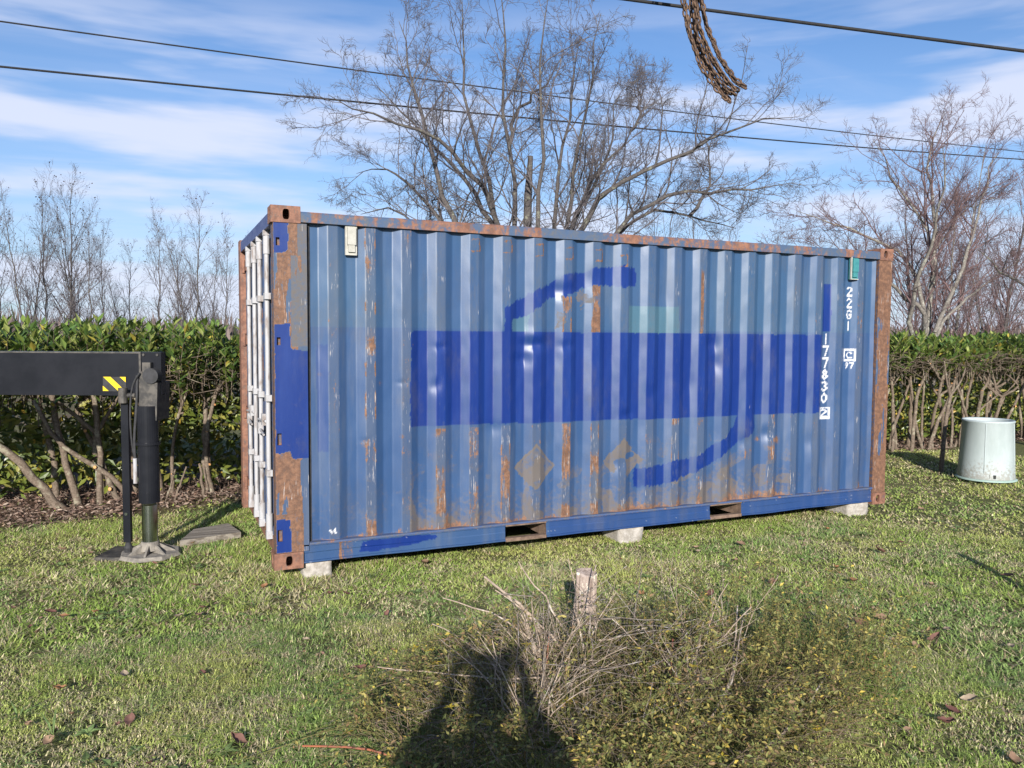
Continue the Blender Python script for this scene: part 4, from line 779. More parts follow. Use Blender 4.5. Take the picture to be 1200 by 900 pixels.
# ------------------------------------------------------------------ trees
def tree_meshes(name, limbs, rng, spec, depth=2.2, sides=8, trunk_r=.14, mats=(BARK, TWIG), basez=-.2, leafcol=None, nleaf=0, gather=True):
    """limbs: polylines (u right, h up) or (u, v, h); returns (trunk mesh data, crown mesh data) built around the base"""
    P = []; R = []
    for li, l in enumerate(limbs):
        l = [((p[0], 0.0, p[1]) if len(p) == 2 else p) for p in l]; q = resample(l, 12)
        if len(limbs[li][0]) == 2:
            w = rng.normal() * depth * .5; t = np.linspace(0, 1, 12); q[:, 1] = w * t ** 1.2 + rng.normal() * .1
            if P and q[0, 2] > 2.2:          # a side limb starts on the limb it grows from
                near = min(((np.hypot(p_[k, 0] - q[0, 0], p_[k, 2] - q[0, 2]), tuple(p_[k])) for p_ in P for k in range(12)), key=lambda e: e[0])
                if near[0] < .45: q = q + (np.array(near[1]) - q[0]) * (1 - np.linspace(0, 1, 12)[:, None] * np.array([1, 0, 1]))
        q[1:-1] += rng.normal(size=(10, 3)) * .035; ln = np.linalg.norm(np.diff(q, axis=0), axis=1).sum(); r0 = min(trunk_r, .0105 * ln + .009)
        P.append(q); R.append(.005 + (r0 - .005) * (1 - np.linspace(0, 1, 12)) ** .85)
    P = np.array(P); R = np.array(R)
    # gather stems whose lowest point is near the base down to the ground
    trunkP = []; trunkR = []
    if gather:
        for q, r in zip(P, R):
            if q[0, 2] < 2.6 and abs(q[0, 0]) < .8:
                s = resample([(q[0, 0] * .35, q[0, 1] * .35, basez), (q[0, 0] * .6, q[0, 1] * .5, q[0, 2] * .5), tuple(q[0])], 12); trunkP.append(s); trunkR.append(np.linspace(r[0] * 1.35, r[0], 12))
            elif q[0, 2] > 2.6 and np.min([np.linalg.norm(p_ - q[0], axis=1).min() for p_ in P if p_ is not q]) > .12:   # join to nearest limb
                s = resample([(q[0, 0] * .1, q[0, 1] * .2, basez + .4), (q[0, 0] * .5, q[0, 1] * .6, q[0, 2] * .6), tuple(q[0])], 12); trunkP.append(s); trunkR.append(np.linspace(r[0] * 1.2, r[0], 12))
    AP = np.concatenate([P] + ([np.array(trunkP)] if trunkP else [])); AR = np.concatenate([R] + ([np.array(trunkR)] if trunkR else []))
    trunk = tubes(AP, AR, sides); parts = []; cur = (P, R); ends = None
    for s in spec:
        cur = children(cur[0], cur[1], rng=rng, **s); parts.append(tubes(cur[0], cur[1], 4 if len(parts) < 1 else 3)); ends = cur[0][:, -1]
    V, F = merge(parts)
    me = {}
    def mk(nm, V, F, m):
        o = mesh_np(nm, V, F, m); d = o.data; bpy.data.objects.remove(o); return d
    crown = None
    if nleaf:
        C = ends[rng.integers(0, len(ends), nleaf)]; D = rng.normal(size=(nleaf, 3)); Nn = rng.normal(size=(nleaf, 3)); LVv, LFf = leaves(C, D, Nn, .05 + .05 * rng.random(nleaf), .05 + .04 * rng.random(nleaf)); k = len(V)
        me_ = bpy.data.meshes.new('crown'); o = mesh_np('crown', np.concatenate([V, LVv]), [F, LFf + k], [mats[1], DEADLEAF], midx=np.r_[np.zeros(len(F)), np.ones(len(LFf))], attrs={'tint': np.tile(leafcol or (.05, .03, .025), (len(V) + len(LVv), 1))})
        crown = o.data; bpy.data.objects.remove(o)
    else: crown = mk('crown', V, F, mats[1])
    return mk('trunk', *trunk, mats[0]), crown
def place_tree(meshes, loc, rz, name, label, group=None, scale=1.0, kind=None):
    t = empty(name, loc, rz, label=label, cat='tree', group=group); t.scale = (scale,) * 3
    link('trunk', meshes[0], t); link('crown', meshes[1], t); return t
YR = math.atan2(-.411, .912)
A_L = [[(-0.69, 2.9), (-1.41, 4.15), (-1.81, 4.64), (-2.31, 5.08), (-2.86, 5.48), (-3.5, 5.57), (-4.18, 5.42)], [(0.0, 1.7), (-0.24, 4.15), (-0.57, 5.1), (-0.92, 6.07), (-1.08, 7.07), (-1.04, 8.06), (-1.09, 8.9)], [(-0.1, 3.42), (-0.26, 4.2), (-0.71, 4.79), (-1.21, 5.23), (-1.71, 5.64), (-2.31, 5.72), (-3.0, 5.71), (-3.72, 5.97)], [(0.1, 1.7), (0.04, 4.21), (-0.01, 5.34), (-0.22, 6.44), (-0.14, 7.17), (-0.14, 8.07), (-0.29, 8.82)], [(-0.01, 5.34), (0.04, 5.99), (0.35, 6.68), (0.74, 7.11), (0.99, 7.89)], [(-0.53, 3.41), (-0.96, 4.27), (-1.36, 5.12), (-1.75, 6.32), (-2.06, 7.26), (-2.38, 8.29)], [(0.1, 1.7), (0.42, 3.42), (0.62, 4.79), (0.49, 6.17), (0.51, 7.37), (0.65, 8.23)],
       [(-.3, 3.0), (-1.3, 3.7), (-2.3, 4.3), (-3.1, 4.6), (-3.9, 4.45)], [(-.3, 3.6), (-1.0, 4.9), (-1.9, 5.9), (-2.6, 6.7), (-3.1, 7.0)]]
B_L = [[(0.0, 1.7), (-0.09, 4.1), (-0.04, 5.54), (0.29, 6.68), (0.39, 8.07)], [(0.09, 1.7), (0.13, 4.1), (0.25, 5.44), (0.49, 6.79), (0.68, 8.01)], [(0.17, 3.51), (0.31, 4.43), (0.81, 5.33), (1.36, 5.89), (1.7, 6.35), (1.9, 6.94)], [(0.62, 2.97), (1.27, 4.11), (1.77, 4.44), (2.15, 4.55), (3.0, 4.44), (3.96, 4.22)], [(0.53, 3.51), (1.03, 4.43), (2.04, 4.89), (2.65, 4.93), (3.84, 4.79), (4.67, 4.94)], [(0.08, 3.15), (0.47, 4.16), (1.21, 4.88), (2.41, 5.23), (3.28, 5.8), (4.31, 5.97)], [(1.7, 6.35), (1.92, 6.76), (1.95, 7.25), (1.8, 7.84)], [(-0.01, 3.51), (0.61, 4.59), (1.24, 6.22), (1.41, 7.3)], [(3.0, 4.44), (3.5, 5.15), (3.49, 6.23), (3.36, 6.77)]]
R_L = [[(-0.05, 1.37), (-0.06, 2.24), (0.07, 3.12), (0.26, 3.96), (-0.08, 4.55), (-0.43, 4.92), (-0.91, 5.53), (-1.25, 6.38)], [(0.04, 1.75), (0.13, 2.16), (0.96, 2.72), (1.67, 3.31), (2.35, 3.7)], [(-0.1, 1.95), (-0.14, 2.51), (-0.42, 3.47), (-1.25, 4.0), (-2.3, 4.29), (-3.17, 4.63)], [(0.07, 3.12), (0.26, 3.69), (0.37, 4.98), (0.26, 5.87), (0.53, 6.58), (1.11, 7.4)], [(-0.25, 1.56), (-0.76, 2.1), (-0.76, 3.12), (-0.64, 4.49), (-1.05, 5.61)], [(0.26, 3.96), (0.81, 4.92), (1.62, 4.99)], [(-0.06, 1.95), (0.7, 3.88), (1.08, 5.24), (1.37, 6.01)], [(-.3, 2.4), (-1.4, 3.3), (-2.2, 3.6), (-3.3, 3.7)]]
R3_L = [[(0.0, 1.52), (-0.1, 2.03), (-0.52, 2.31), (-1.1, 2.53), (-1.55, 2.73), (-1.86, 2.92), (-2.1, 3.1)], [(0.0, 1.52), (0.12, 3.06), (-0.02, 4.35)], [(-0.1, 2.03), (-0.65, 3.06), (-1.17, 3.44), (-1.56, 3.54)]]
def spec(n1, n2, n3, n4, rm=.0032, up=.10, l1=.42):
    return [dict(nch=n1, ratio=l1, ang=.70, npts=7, t0=.10, up=up, wig=.16, rscale=.6, rmin=.008, lmin=.3, lmax=1.55), dict(nch=n2, ratio=.46, ang=.8, npts=6, t0=.15, up=up * .7, wig=.20, rscale=.6, rmin=.005, lmin=.2),
            dict(nch=n3, ratio=.52, ang=.8, npts=4, t0=.15, up=up * .5, wig=.24, rscale=.65, rmin=rm, lmin=.14), dict(nch=n4, ratio=.55, ang=.75, npts=3, t0=.2, up=.05, wig=.25, rscale=.7, rmin=rm * .8, lmin=.09)]
rg = np.random.default_rng(3)
A_L = [[(p[0] if p[0] > -2.4 else -2.4 + (p[0] + 2.4) * .62, p[1]) for p in l] for l in A_L]
mA = tree_meshes('a', A_L, rg, spec(13, 7, 6, 3, .0038), trunk_r=.068); place_tree(mA, (5.814, 8.822, 0), YR, 'bare_tree', 'large multi stemmed bare tree behind the left half of the container', 'bare trees beyond the hedge')
mB = tree_meshes('b', B_L, rg, spec(13, 7, 6, 3, .0038), trunk_r=.068); place_tree(mB, (7.049, 9.145, 0), YR, 'bare_tree', 'bare tree with low sprawling limbs behind the middle of the container', 'bare trees beyond the hedge')
mR = tree_meshes('r', R_L, rg, spec(12, 7, 5, 4, .0036), trunk_r=.105, mats=(BARKW, TWIGRED)); place_tree(mR, (15.33, 6.732, 0), YR, 'bare_tree', 'pale lichened bare tree just right of the container, behind the hedge', 'bare trees beyond the hedge')
m3 = tree_meshes('q', R3_L, rg, spec(8, 5, 4, 2), trunk_r=.10); place_tree(m3, (12.279, 1.514, 0), YR, 'bare_tree', 'bare tree whose dark low limb reaches in from the right edge', 'bare trees beyond the hedge')
# dead split trunk in the left big tree
bm = bmesh.new(); pts = [(0, 0, 1.6), (.05, 0, 3.0), (.07, 0, 4.6), (.12, 0, 5.39)]
for (a, b), (r0, r1) in zip(zip(pts[:-1], pts[1:]), ((.10, .09), (.09, .08), (.08, .05))): frustum(bm, a, b, r0, r1, 9)
frustum(bm, (0, 0, -.2), (0, 0, 1.62), .13, .10, 9)
o = bm_obj('dead_trunk', bm, BARK); o.location = (6.03, 8.72, 0); tag(o, 'dark broken dead trunk without a crown standing between the two big bare trees', 'dead tree')
# excurrent young trees (alder like): one leader with ascending side branches
def young(rng, h, leafy, mats=(BARK, TWIG), stems=1, n1=20, spread=.30):
    limbs = []
    for s in range(stems):
        ang = rng.random() * 6.28; ln = .10 + .10 * rng.random() if stems > 1 else .03
        limbs.append([(0.15 * math.cos(ang) * (s > 0), .15 * math.sin(ang) * (s > 0), 0), (ln * h * .4 * math.cos(ang), ln * h * .4 * math.sin(ang), h * .45), (ln * h * math.cos(ang), ln * h * math.sin(ang), h * (1 - .14 * s))])
    sp = [dict(nch=n1, ratio=spread, ang=.62, npts=7, t0=.16, up=.16, wig=.08, rscale=.5, rmin=.008, lmin=.4, lmax=h * .42), dict(nch=8, ratio=.42, ang=.65, npts=5, t0=.12, up=.08, wig=.13, rscale=.6, rmin=.0055, lmin=.25), dict(nch=6, ratio=.5, ang=.65, npts=4, t0=.15, up=.05, wig=.15, rscale=.7, rmin=.0042, lmin=.18)]
    return tree_meshes('y', limbs, rng, sp, sides=6, trunk_r=.065, gather=False, mats=mats, nleaf=leafy)
yt = [young(np.random.default_rng(s), 9.2, 160, stems=st, n1=n) for s, st, n in ((21, 1, 26), (22, 2, 20), (23, 1, 24), (24, 3, 16))]
GBG = 'slender bare trees in the field behind the left hedge'
# (px column, top row, distance, variant) measured once, turned into places on the ground
BG = [(-85, 205, 36, 1), (-40, 225, 34, 0), (3, 222, 36, 2), (34, 206, 33, 1), (56, 196, 34, 0), (82, 186, 35, 2), (96, 212, 38, 3), (108, 236, 34, 0), (122, 255, 37, 2), (150, 275, 40, 1), (186, 240, 36, 0), (209, 262, 38, 2), (229, 217, 35, 1), (246, 268, 40, 3), (264, 255, 36, 0), (300, 250, 38, 2), (345, 262, 40, 1)]
BGL = ['outermost slender bare tree at the left edge, leafless and tall', 'slender bare tree at the left edge of view behind the hedge', 'bare single stemmed tree rising above the beam near the left picture edge', 'forked bare tree leaning left, in the left clump', 'tall bare single trunk in the middle of the left clump', 'tallest dark stemmed bare tree of the left clump', 'many stemmed bare tree behind the tallest one of the left clump', 'bare thin tree right of the tallest in the left clump', 'short bare tree at the right side of the left clump', 'smallest distant bare tree in the gap between the two clumps', 'slender bare tree at the left of the clump beside the container', 'thin small bare tree second in the clump beside the container', 'tallest bare tree of the clump beside the container', 'small many stemmed bare tree left of the container doors', 'bare tree just left of the container doors', 'bare tree hidden mostly behind the container door corner', 'bare tree behind the top left of the container']
for (px, py, D, v), lb in zip(BG, BGL):
    a = (px - 600) / 930.76; d = Vector((_f.x, _f.y, 0)).normalized() * D + Vector((_r.x, _r.y, 0)) * a * D; x, y = CAM_POS.x + d.x, CAM_POS.y + d.y; h = 1.776 + (393 - py) / 930.76 * D
    place_tree(yt[v], (x, y, -.02), random.random() * 6.28, 'slender_bare_tree', lb, GBG, h / 10.7)
# reddish trees at the right and a thicket of saplings
yr = [young(np.random.default_rng(s), 9.0, 0, (BARKW if s == 31 else BARK, TWIGRED), st, n1, .34) for s, st, n1 in ((31, 2, 22), (32, 3, 18))]
RT = [(1108, 128, 22, 0, 'reddish twigged bare tree behind the pale lichened tree'), (1165, 150, 24, 1, 'reddish twigged bare tree near the right edge, above the composter'), (1068, 185, 27, 1, 'hazy reddish bare tree right behind the container corner'), (1215, 165, 26, 0, 'reddish bare tree cut by the right edge of the picture'),
      (1125, 250, 32, 0, 'low reddish sapling behind the hedge, left of the composter'), (1095, 270, 34, 1, 'low reddish sapling nearest the container corner'), (1150, 265, 33, 0, 'low reddish sapling directly above the composter'), (1185, 260, 33, 1, 'low reddish sapling right above the composter rim'), (1260, 240, 30, 1, 'reddish sapling beyond the right picture edge'),
      (985, 235, 21, 1, 'spreading bare tree behind the right end of the container roof'), (915, 245, 23, 0, 'low bare tree behind the container right of the sprawling limbs'), (830, 210, 24, 1, 'faint bare tree behind the long low limbs'), (760, 190, 25, 0, 'faint bare tree behind the middle of the container roof'), (470, 235, 22, 1, 'faint bare tree behind the left part of the container roof')]
for px, py, D, v, lb in RT:
    a = (px - 600) / 930.76; d = Vector((_f.x, _f.y, 0)).normalized() * D + Vector((_r.x, _r.y, 0)) * a * D; h = 1.776 + (393 - py) / 930.76 * D
    src = yr if px > 1000 else yt
    place_tree(src[v if px > 1000 else 1 + 2 * v], (CAM_POS.x + d.x, CAM_POS.y + d.y, -.02), random.random() * 6.28, 'slender_bare_tree', lb, 'bare trees rising behind the container and right hedge', h / 10.2)

# far woods along the horizon: a low mass of twigs
def far_woods():
    r = np.random.default_rng(8); n = 15000; a = -1.0 + 2.6 * r.random(n); D = 95 + 60 * r.random(n); x = -.77 + D * np.sin(a); y = -5.8 + D * np.cos(a); hmax = 3.2 + 2.6 * fbm(a * 14, a * 0 + 2, 4, 3); h = hmax * (.45 + .55 * r.random(n))
    B = np.stack([x, y, 0 * x], -1); th = r.random(n) * 6.28; w = .28 + .25 * r.random(n); Wv = np.stack([np.cos(th) * w, np.sin(th) * w, 0 * w], -1); tp = B + np.stack([r.normal(size=n) * .8, r.normal(size=n) * .8, h], -1)
    V = np.stack([B - Wv, B + Wv, tp], 1).reshape(-1, 3); F = (np.arange(n) * 3)[:, None] + np.array([[0, 1, 2]]); c = np.array([.16, .125, .115]) * (.7 + .6 * r.random((n, 1))); ev = (r.random(n) < .15)[:, None]; c = np.where(ev, [.05, .06, .035], c)
    o = mesh_np('far_woods', V, F, vcol_mat('far_wood', .9, .1), smooth=False, attrs={'tint': np.repeat(c, 3, 0)}); tag(o, 'distant brown leafless woods along the horizon', 'woods', kind='stuff')
far_woods()
# reddish bush beyond the left hedge edge
def bush_twigs(name, loc, w, h, n, mat, label, seed):
    r = np.random.default_rng(seed); P = np.zeros((n, 5, 3)); th = r.random(n) * 6.28; rad = w * np.sqrt(r.random(n)); P[:, 0, 0] = rad * np.cos(th) * .6; P[:, 0, 1] = rad * np.sin(th) * .6; D = np.stack([np.cos(th) * .4, np.sin(th) * .4, np.ones(n)], -1)
    for j in range(1, 5): D += r.normal(size=(n, 3)) * .2; P[:, j] = P[:, j - 1] + D / np.linalg.norm(D, axis=1, keepdims=True) * h / 4 * (.7 + .5 * r.random((n, 1)))
    R0 = np.full((n, 5), .008) * np.linspace(1, .4, 5); c1 = children(P, R0, 6, .4, .6, 4, r, t0=.3, up=.1, rmin=.004); V, F = merge([tubes(P, R0, 3), tubes(c1[0], c1[1], 3)]); t = empty(name, loc, 0, label=label, cat='bush'); mesh_np('branches', V, F, mat, t)
bush_twigs('leafless_bush', (-8.6, 12.0, 0), 1.4, 2.4, 260, TWIGRED, 'reddish leafless bush behind the far left end of the hedge', 4)

# ------------------------------------------------------------------ laurel hedges
def hedge_tint(n, r, k=1.0):
    c = np.array([[.095, .150, .032], [.140, .195, .042], [.210, .240, .065], [.065, .115, .030]])[r.integers(0, 4, n)]
    c = c * (.75 + .5 * r.random((n, 1))); y = r.random(n) < .03; c[y] = (.36, .30, .06); return c * k
ONE_LEAF = None
def hedge(x0, x1, yc, ztop, label, seed, stems, nrand, nsingle, lowdens, thick=.38, cut=70):
    r = np.random.default_rng(seed); t = empty('laurel_hedge', ((x0 + x1) / 2, yc, 0), 0, label=label, cat='hedge', group='pruned laurel hedges'); ox, oy = (x0 + x1) / 2, yc; Lh = x1 - x0
    def yc_at(x): return 0.0
    # --- upper canopy of upright shoots: leaves spiral on short stems
    ns = int(Lh * 125); sx = r.random(ns) * Lh - Lh / 2; sy = (r.random(ns) * 1.0 - .30); topz = ztop + (fbm(sx * 1.6 + seed, sy * 1.6, 3, 3) - .5) * .22; sl = (.25 + .30 * r.random(ns)) * (.6 + thick)
    sz = topz - sl - .05 * r.random(ns) - (r.random(ns) ** 1.6) * thick
    D = np.stack([r.normal(size=ns) * .22, r.normal(size=ns) * .22 - .15 * (sy < 0), np.ones(ns)], -1); D /= np.linalg.norm(D, axis=1, keepdims=True); k = 13
    tt = (np.arange(k)[None] + r.random((ns, k))) / k; C = np.stack([sx, sy, sz], -1)[:, None] + D[:, None] * (sl[:, None, None] * tt[:, :, None]); th = tt * 0 + np.arange(k)[None] * 2.4 + r.random((ns, 1)) * 6.28
    out = np.stack([np.cos(th), np.sin(th), 0 * th], -1); el = (.35 + .9 * tt)[:, :, None]; LD = out + np.array([0, 0, 1.0]) * el + D[:, None] * .2; C2 = C.reshape(-1, 3); LD = LD.reshape(-1, 3) + r.normal(size=(ns * k, 3)) * .25
    n = len(C2); Nn = np.tile([0, 0, 1.0], (n, 1)) + out.reshape(-1, 3) * -.6 + r.normal(size=(n, 3)) * .25; ln = .095 + .07 * r.random(n)
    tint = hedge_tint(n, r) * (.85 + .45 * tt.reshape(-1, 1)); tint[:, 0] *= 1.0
    # --- leafy wall behind the bare stems
    nl = int(Lh * lowdens); lx = r.random(nl) * Lh - Lh / 2; lz = .10 + (ztop - .35) * r.random(nl); ly = .30 + .85 * r.random(nl); dens = fbm(lx * 1.6 + 5, lz * 2.0, seed + 9, 3); kp = r.random(nl) < np.clip((dens - .28) * 4, .15, 1); lx, ly, lz = lx[kp], ly[kp], lz[kp]; nl = len(lx)
    nd = int(Lh * 700); lx = np.r_[lx, r.random(nd) * Lh - Lh / 2]; lz = np.r_[lz, .06 + (ztop - .3) * r.random(nd)]; ly = np.r_[ly, 1.0 + .45 * r.random(nd)]; nl = len(lx)
    C3 = np.stack([lx, ly, lz], -1); D3 = np.stack([r.normal(size=nl), -np.abs(r.normal(size=nl)) * .9, r.normal(size=nl) * .8], -1); N3 = np.stack([r.normal(size=nl) * .6, -np.ones(nl), .6 + r.normal(size=nl) * .5], -1)
    t3 = hedge_tint(nl, r) * np.array([1.15, .95, .85]); Ca = np.concatenate([C2, C3]); Da = np.concatenate([LD, D3]); Na = np.concatenate([Nn, N3]); La = np.concatenate([ln, .095 + .065 * r.random(nl)]); Ta = np.concatenate([tint, t3])
    Da /= np.linalg.norm(Da, axis=1, keepdims=True)
    # the most visible leaves are objects of their own
    score = Ca[:, 1] + .5 * np.abs(Ca[:, 2] - ztop) + .6 * np.abs(Ca[:, 0] + ox - (-1.2 if x0 < 5 else 10.8)) / 2; pick = np.argsort(score)[:nsingle * 3][::3]; mask = np.ones(len(Ca), bool); mask[pick] = False
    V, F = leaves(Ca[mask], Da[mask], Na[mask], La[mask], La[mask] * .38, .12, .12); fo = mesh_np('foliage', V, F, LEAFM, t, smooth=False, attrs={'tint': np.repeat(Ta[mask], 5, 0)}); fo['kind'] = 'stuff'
    vr_ = []
    for q in range(6):
        V, F = leaves(np.zeros((1, 3)), np.array([[0, 1., 0]]), np.array([[0, 0, 1.]]), np.array([.115]), np.array([.043]), .12, .12 + .03 * q); o = mesh_np('leaf', V, F, LEAFM, None, smooth=False, attrs={'tint': np.tile(hedge_tint(1, r), (5, 1))}); vr_.append(o.data); bpy.data.objects.remove(o)
    for i in pick:
        d = Vector(Da[i]); nn = Vector(Na[i]); s = d.cross(nn).normalized(); u = s.cross(d); m = Matrix(((s.x, d.x, u.x, Ca[i, 0]), (s.y, d.y, u.y, Ca[i, 1]), (s.z, d.z, u.z, Ca[i, 2]), (0, 0, 0, 1)))
        o = link('leaf', vr_[int(i) % 6], t); o.matrix_local = m @ Matrix.Scale(float(La[i]) / .115, 4)
    # --- thin shoots carrying the canopy, and the brown cut layer under it
    P = np.stack([np.stack([sx, sy, sz - .10], -1), np.stack([sx, sy, sz], -1), np.stack([sx, sy, sz], -1) + D * sl[:, None]], 1); V1 = tubes(P, np.tile([.006, .005, .002], (ns, 1)), 3)
    nc = int(Lh * cut); cx = r.random(nc) * Lh - Lh / 2; cy = -.36 + .7 * r.random(nc); cz = ztop - .16 - thick + .11 * r.normal(size=nc) * .6; Q = np.zeros((nc, 3, 3)); Q[:, 0] = np.stack([cx, cy, cz], -1); dv = r.normal(size=(nc, 3)) * [.16, .16, .07]; Q[:, 1] = Q[:, 0] + dv * .5; Q[:, 2] = Q[:, 0] + dv + r.normal(size=(nc, 3)) * .03
    V2 = tubes(Q, np.tile([.006, .005, .003], (nc, 1)), 3); tw = mesh_np('twigs', *merge([V1, V2]), HEDGEBARK, t); tw['kind'] = 'stuff'
    # --- bare pruned stems
    S = [([(x - ox, y, z) for x, y, z in s], rr) for s, rr in stems]
    for i in range(nrand):
        bxp = r.random() * Lh - Lh / 2; by = -.05 + .35 * r.random(); lean = r.normal() * .28
        if x0 < 5 and -1.9 < bxp + ox < -.1: by = .25 + .2 * r.random()
        top = (bxp + lean, by + .1 * r.normal(), .75 + .45 * r.random()); S.append(([(bxp, by, -.05), (bxp + lean * .25 + r.normal() * .04, by, .35), top], .022 + .022 * r.random()))
        for q in range(r.integers(1, 4)):
            l2 = r.normal() * .30; S.append(([top, (top[0] + l2 * .6, top[1] + r.normal() * .08, top[2] + .2), (top[0] + l2, top[1] + r.normal() * .1, min(ztop - .4, top[2] + .45))], .016 + .008 * r.random()))
    nsd = 0
    for s, rr in S:
        q = resample(s, 9); q[1:-1] += r.normal(size=(7, 3)) * rr * .25; R0 = np.linspace(rr, rr * .62, 9); V, F = tubes(q[None], R0[None], 8); nv = len(V); fr = [F]; mi = [0] * len(F)
        cap = np.array([[nv - 8 + k for k in range(8)]]); st = mesh_np('stem', V, [F, cap], [HEDGEBARK, CUT], t, midx=mi + [1 if r.random() < .6 else 0])
        # side stubs with pale cuts
        if r.random() < .8:
            j = r.integers(3, 8); d = r.normal(size=3); d[1] = -abs(d[1]); d[2] = abs(d[2]) * .7; d /= np.linalg.norm(d); e = q[j] + d * (R0[j] + .02 + .03 * r.random()); V, F = tubes(np.array([[q[j], (q[j] + e) / 2, e]]), np.tile(R0[j] * .62, (1, 3)), 7)
            mesh_np('cut_stub', V, [F, np.array([[14 + k for k in range(7)]])], [HEDGEBARK, CUT], st, midx=[0] * len(F) + [1], smooth=False)
    return t
def S2(l, r, y=-.05): return ([(x, y + (.0 if i == 0 else .03 * math.sin(i * 2)), z) for i, (x, z) in enumerate(l)], r)
HL = [S2([(-1.60, -.05), (-1.66, .04), (-1.92, .39), (-2.19, .70), (-2.5, .95)], .050, -.15), S2([(-1.5, -.05), (-1.61, .48), (-1.70, .84), (-1.74, 1.3)], .040), S2([(-1.02, .0), (-1.08, .25), (-1.32, .42), (-1.59, .56), (-1.75, .76), (-1.88, 1.12)], .030, -.12), S2([(-1.31, -.05), (-1.30, .26), (-1.30, .79), (-1.35, 1.22), (-1.40, 1.5)], .034),
      S2([(-1.10, -.05), (-1.15, .05), (-1.25, .29), (-1.30, .50)], .036, 0), S2([(-.24, .35), (-.24, .75), (-.19, 1.05), (-.12, 1.22)], .028, .05), S2([(-.18, -.05), (-.26, .31), (-.25, .72)], .030, 0), S2([(-.29, -.05), (-.34, .38)], .020, -.12), S2([(-.69, -.05), (-.58, .33)], .013, -.1), S2([(-.61, -.05), (-.54, .16), (-.47, .36)], .014, -.1), S2([(-1.06, -.05), (-1.05, .34)], .040, -.15), S2([(-1.30, .70), (-1.36, .77), (-1.74, 1.14), (-1.9, 1.3)], .024, 0),
      S2([(-.62, -.05), (-.60, .7), (-.45, 1.15), (-.30, 1.45)], .022, .15), S2([(-1.30, .79), (-1.1, 1.15), (-.95, 1.5)], .022, 0)]
HR = [S2([(10.2, -.05), (10.26, .4), (10.31, 1.06), (10.53, 1.33)], .034, -.1), S2([(10.60, -.05), (10.75, .35), (11.06, .9), (11.24, 1.30)], .032, -.1), S2([(10.62, -.05), (10.45, .35), (10.33, .63), (10.24, 1.2)], .028, 0), S2([(11.80, -.05), (11.70, .15), (11.39, .6), (11.15, 1.18)], .026, -.1), S2([(12.4, -.05), (12.71, .41), (13.01, 1.0), (13.3, 1.3)], .028, 0), S2([(13.44, -.05), (13.5, .84), (13.58, 1.31)], .034, 0), S2([(9.9, -.05), (9.95, .5), (9.8, 1.2)], .03, 0), S2([(12.3, -.05), (12.1, .5), (12.2, 1.25)], .03, 0)]
hedge(-8.0, 4.6, 3.55, 1.93, 'pruned laurel hedge with bare stems behind the crane outrigger, left of the container', 5, HL, 30, 270, 1700, .42, 90)
hedge(4.7, 19.0, 3.15, 1.86, 'pruned laurel hedge with bare cut stems, right of the container behind the composter', 6, HR, 80, 200, 1000, .26, 300)

# young pruned tree beside the composter
sap = empty('pruned_sapling', (8.93, 1.55, 0), 0, label='thin forked bare sapling standing just left of the composter', cat='tree')
SL = [[(0, 0, -.05), (.02, 0, .4), (.09, 0, .95), (.14, 0, 1.05)], [(.13, 0, 1.0), (.04, 0, 1.25), (-.02, 0, 1.5)], [(.14, 0, 1.04), (.35, .02, 1.2), (.48, .05, 1.4)], [(.02, 0, .35), (.14, .05, .7), (.3, .05, 1.0)]]
V, F = tubes(np.array([resample(l, 8) for l in SL]), np.array([np.linspace(a, b, 8) for a, b in ((.034, .022), (.018, .008), (.018, .008), (.012, .006))]), 7); mesh_np('trunk', V, F, HEDGEBARK, sap)
P0 = np.array([resample(l, 8) for l in SL[1:]]); c1 = children(P0, np.tile(np.linspace(.01, .006, 8), (3, 1)), 4, .5, .6, 5, np.random.default_rng(2), rmin=.003); mesh_np('crown', *tubes(*c1, 4), HEDGEBARK, sap)

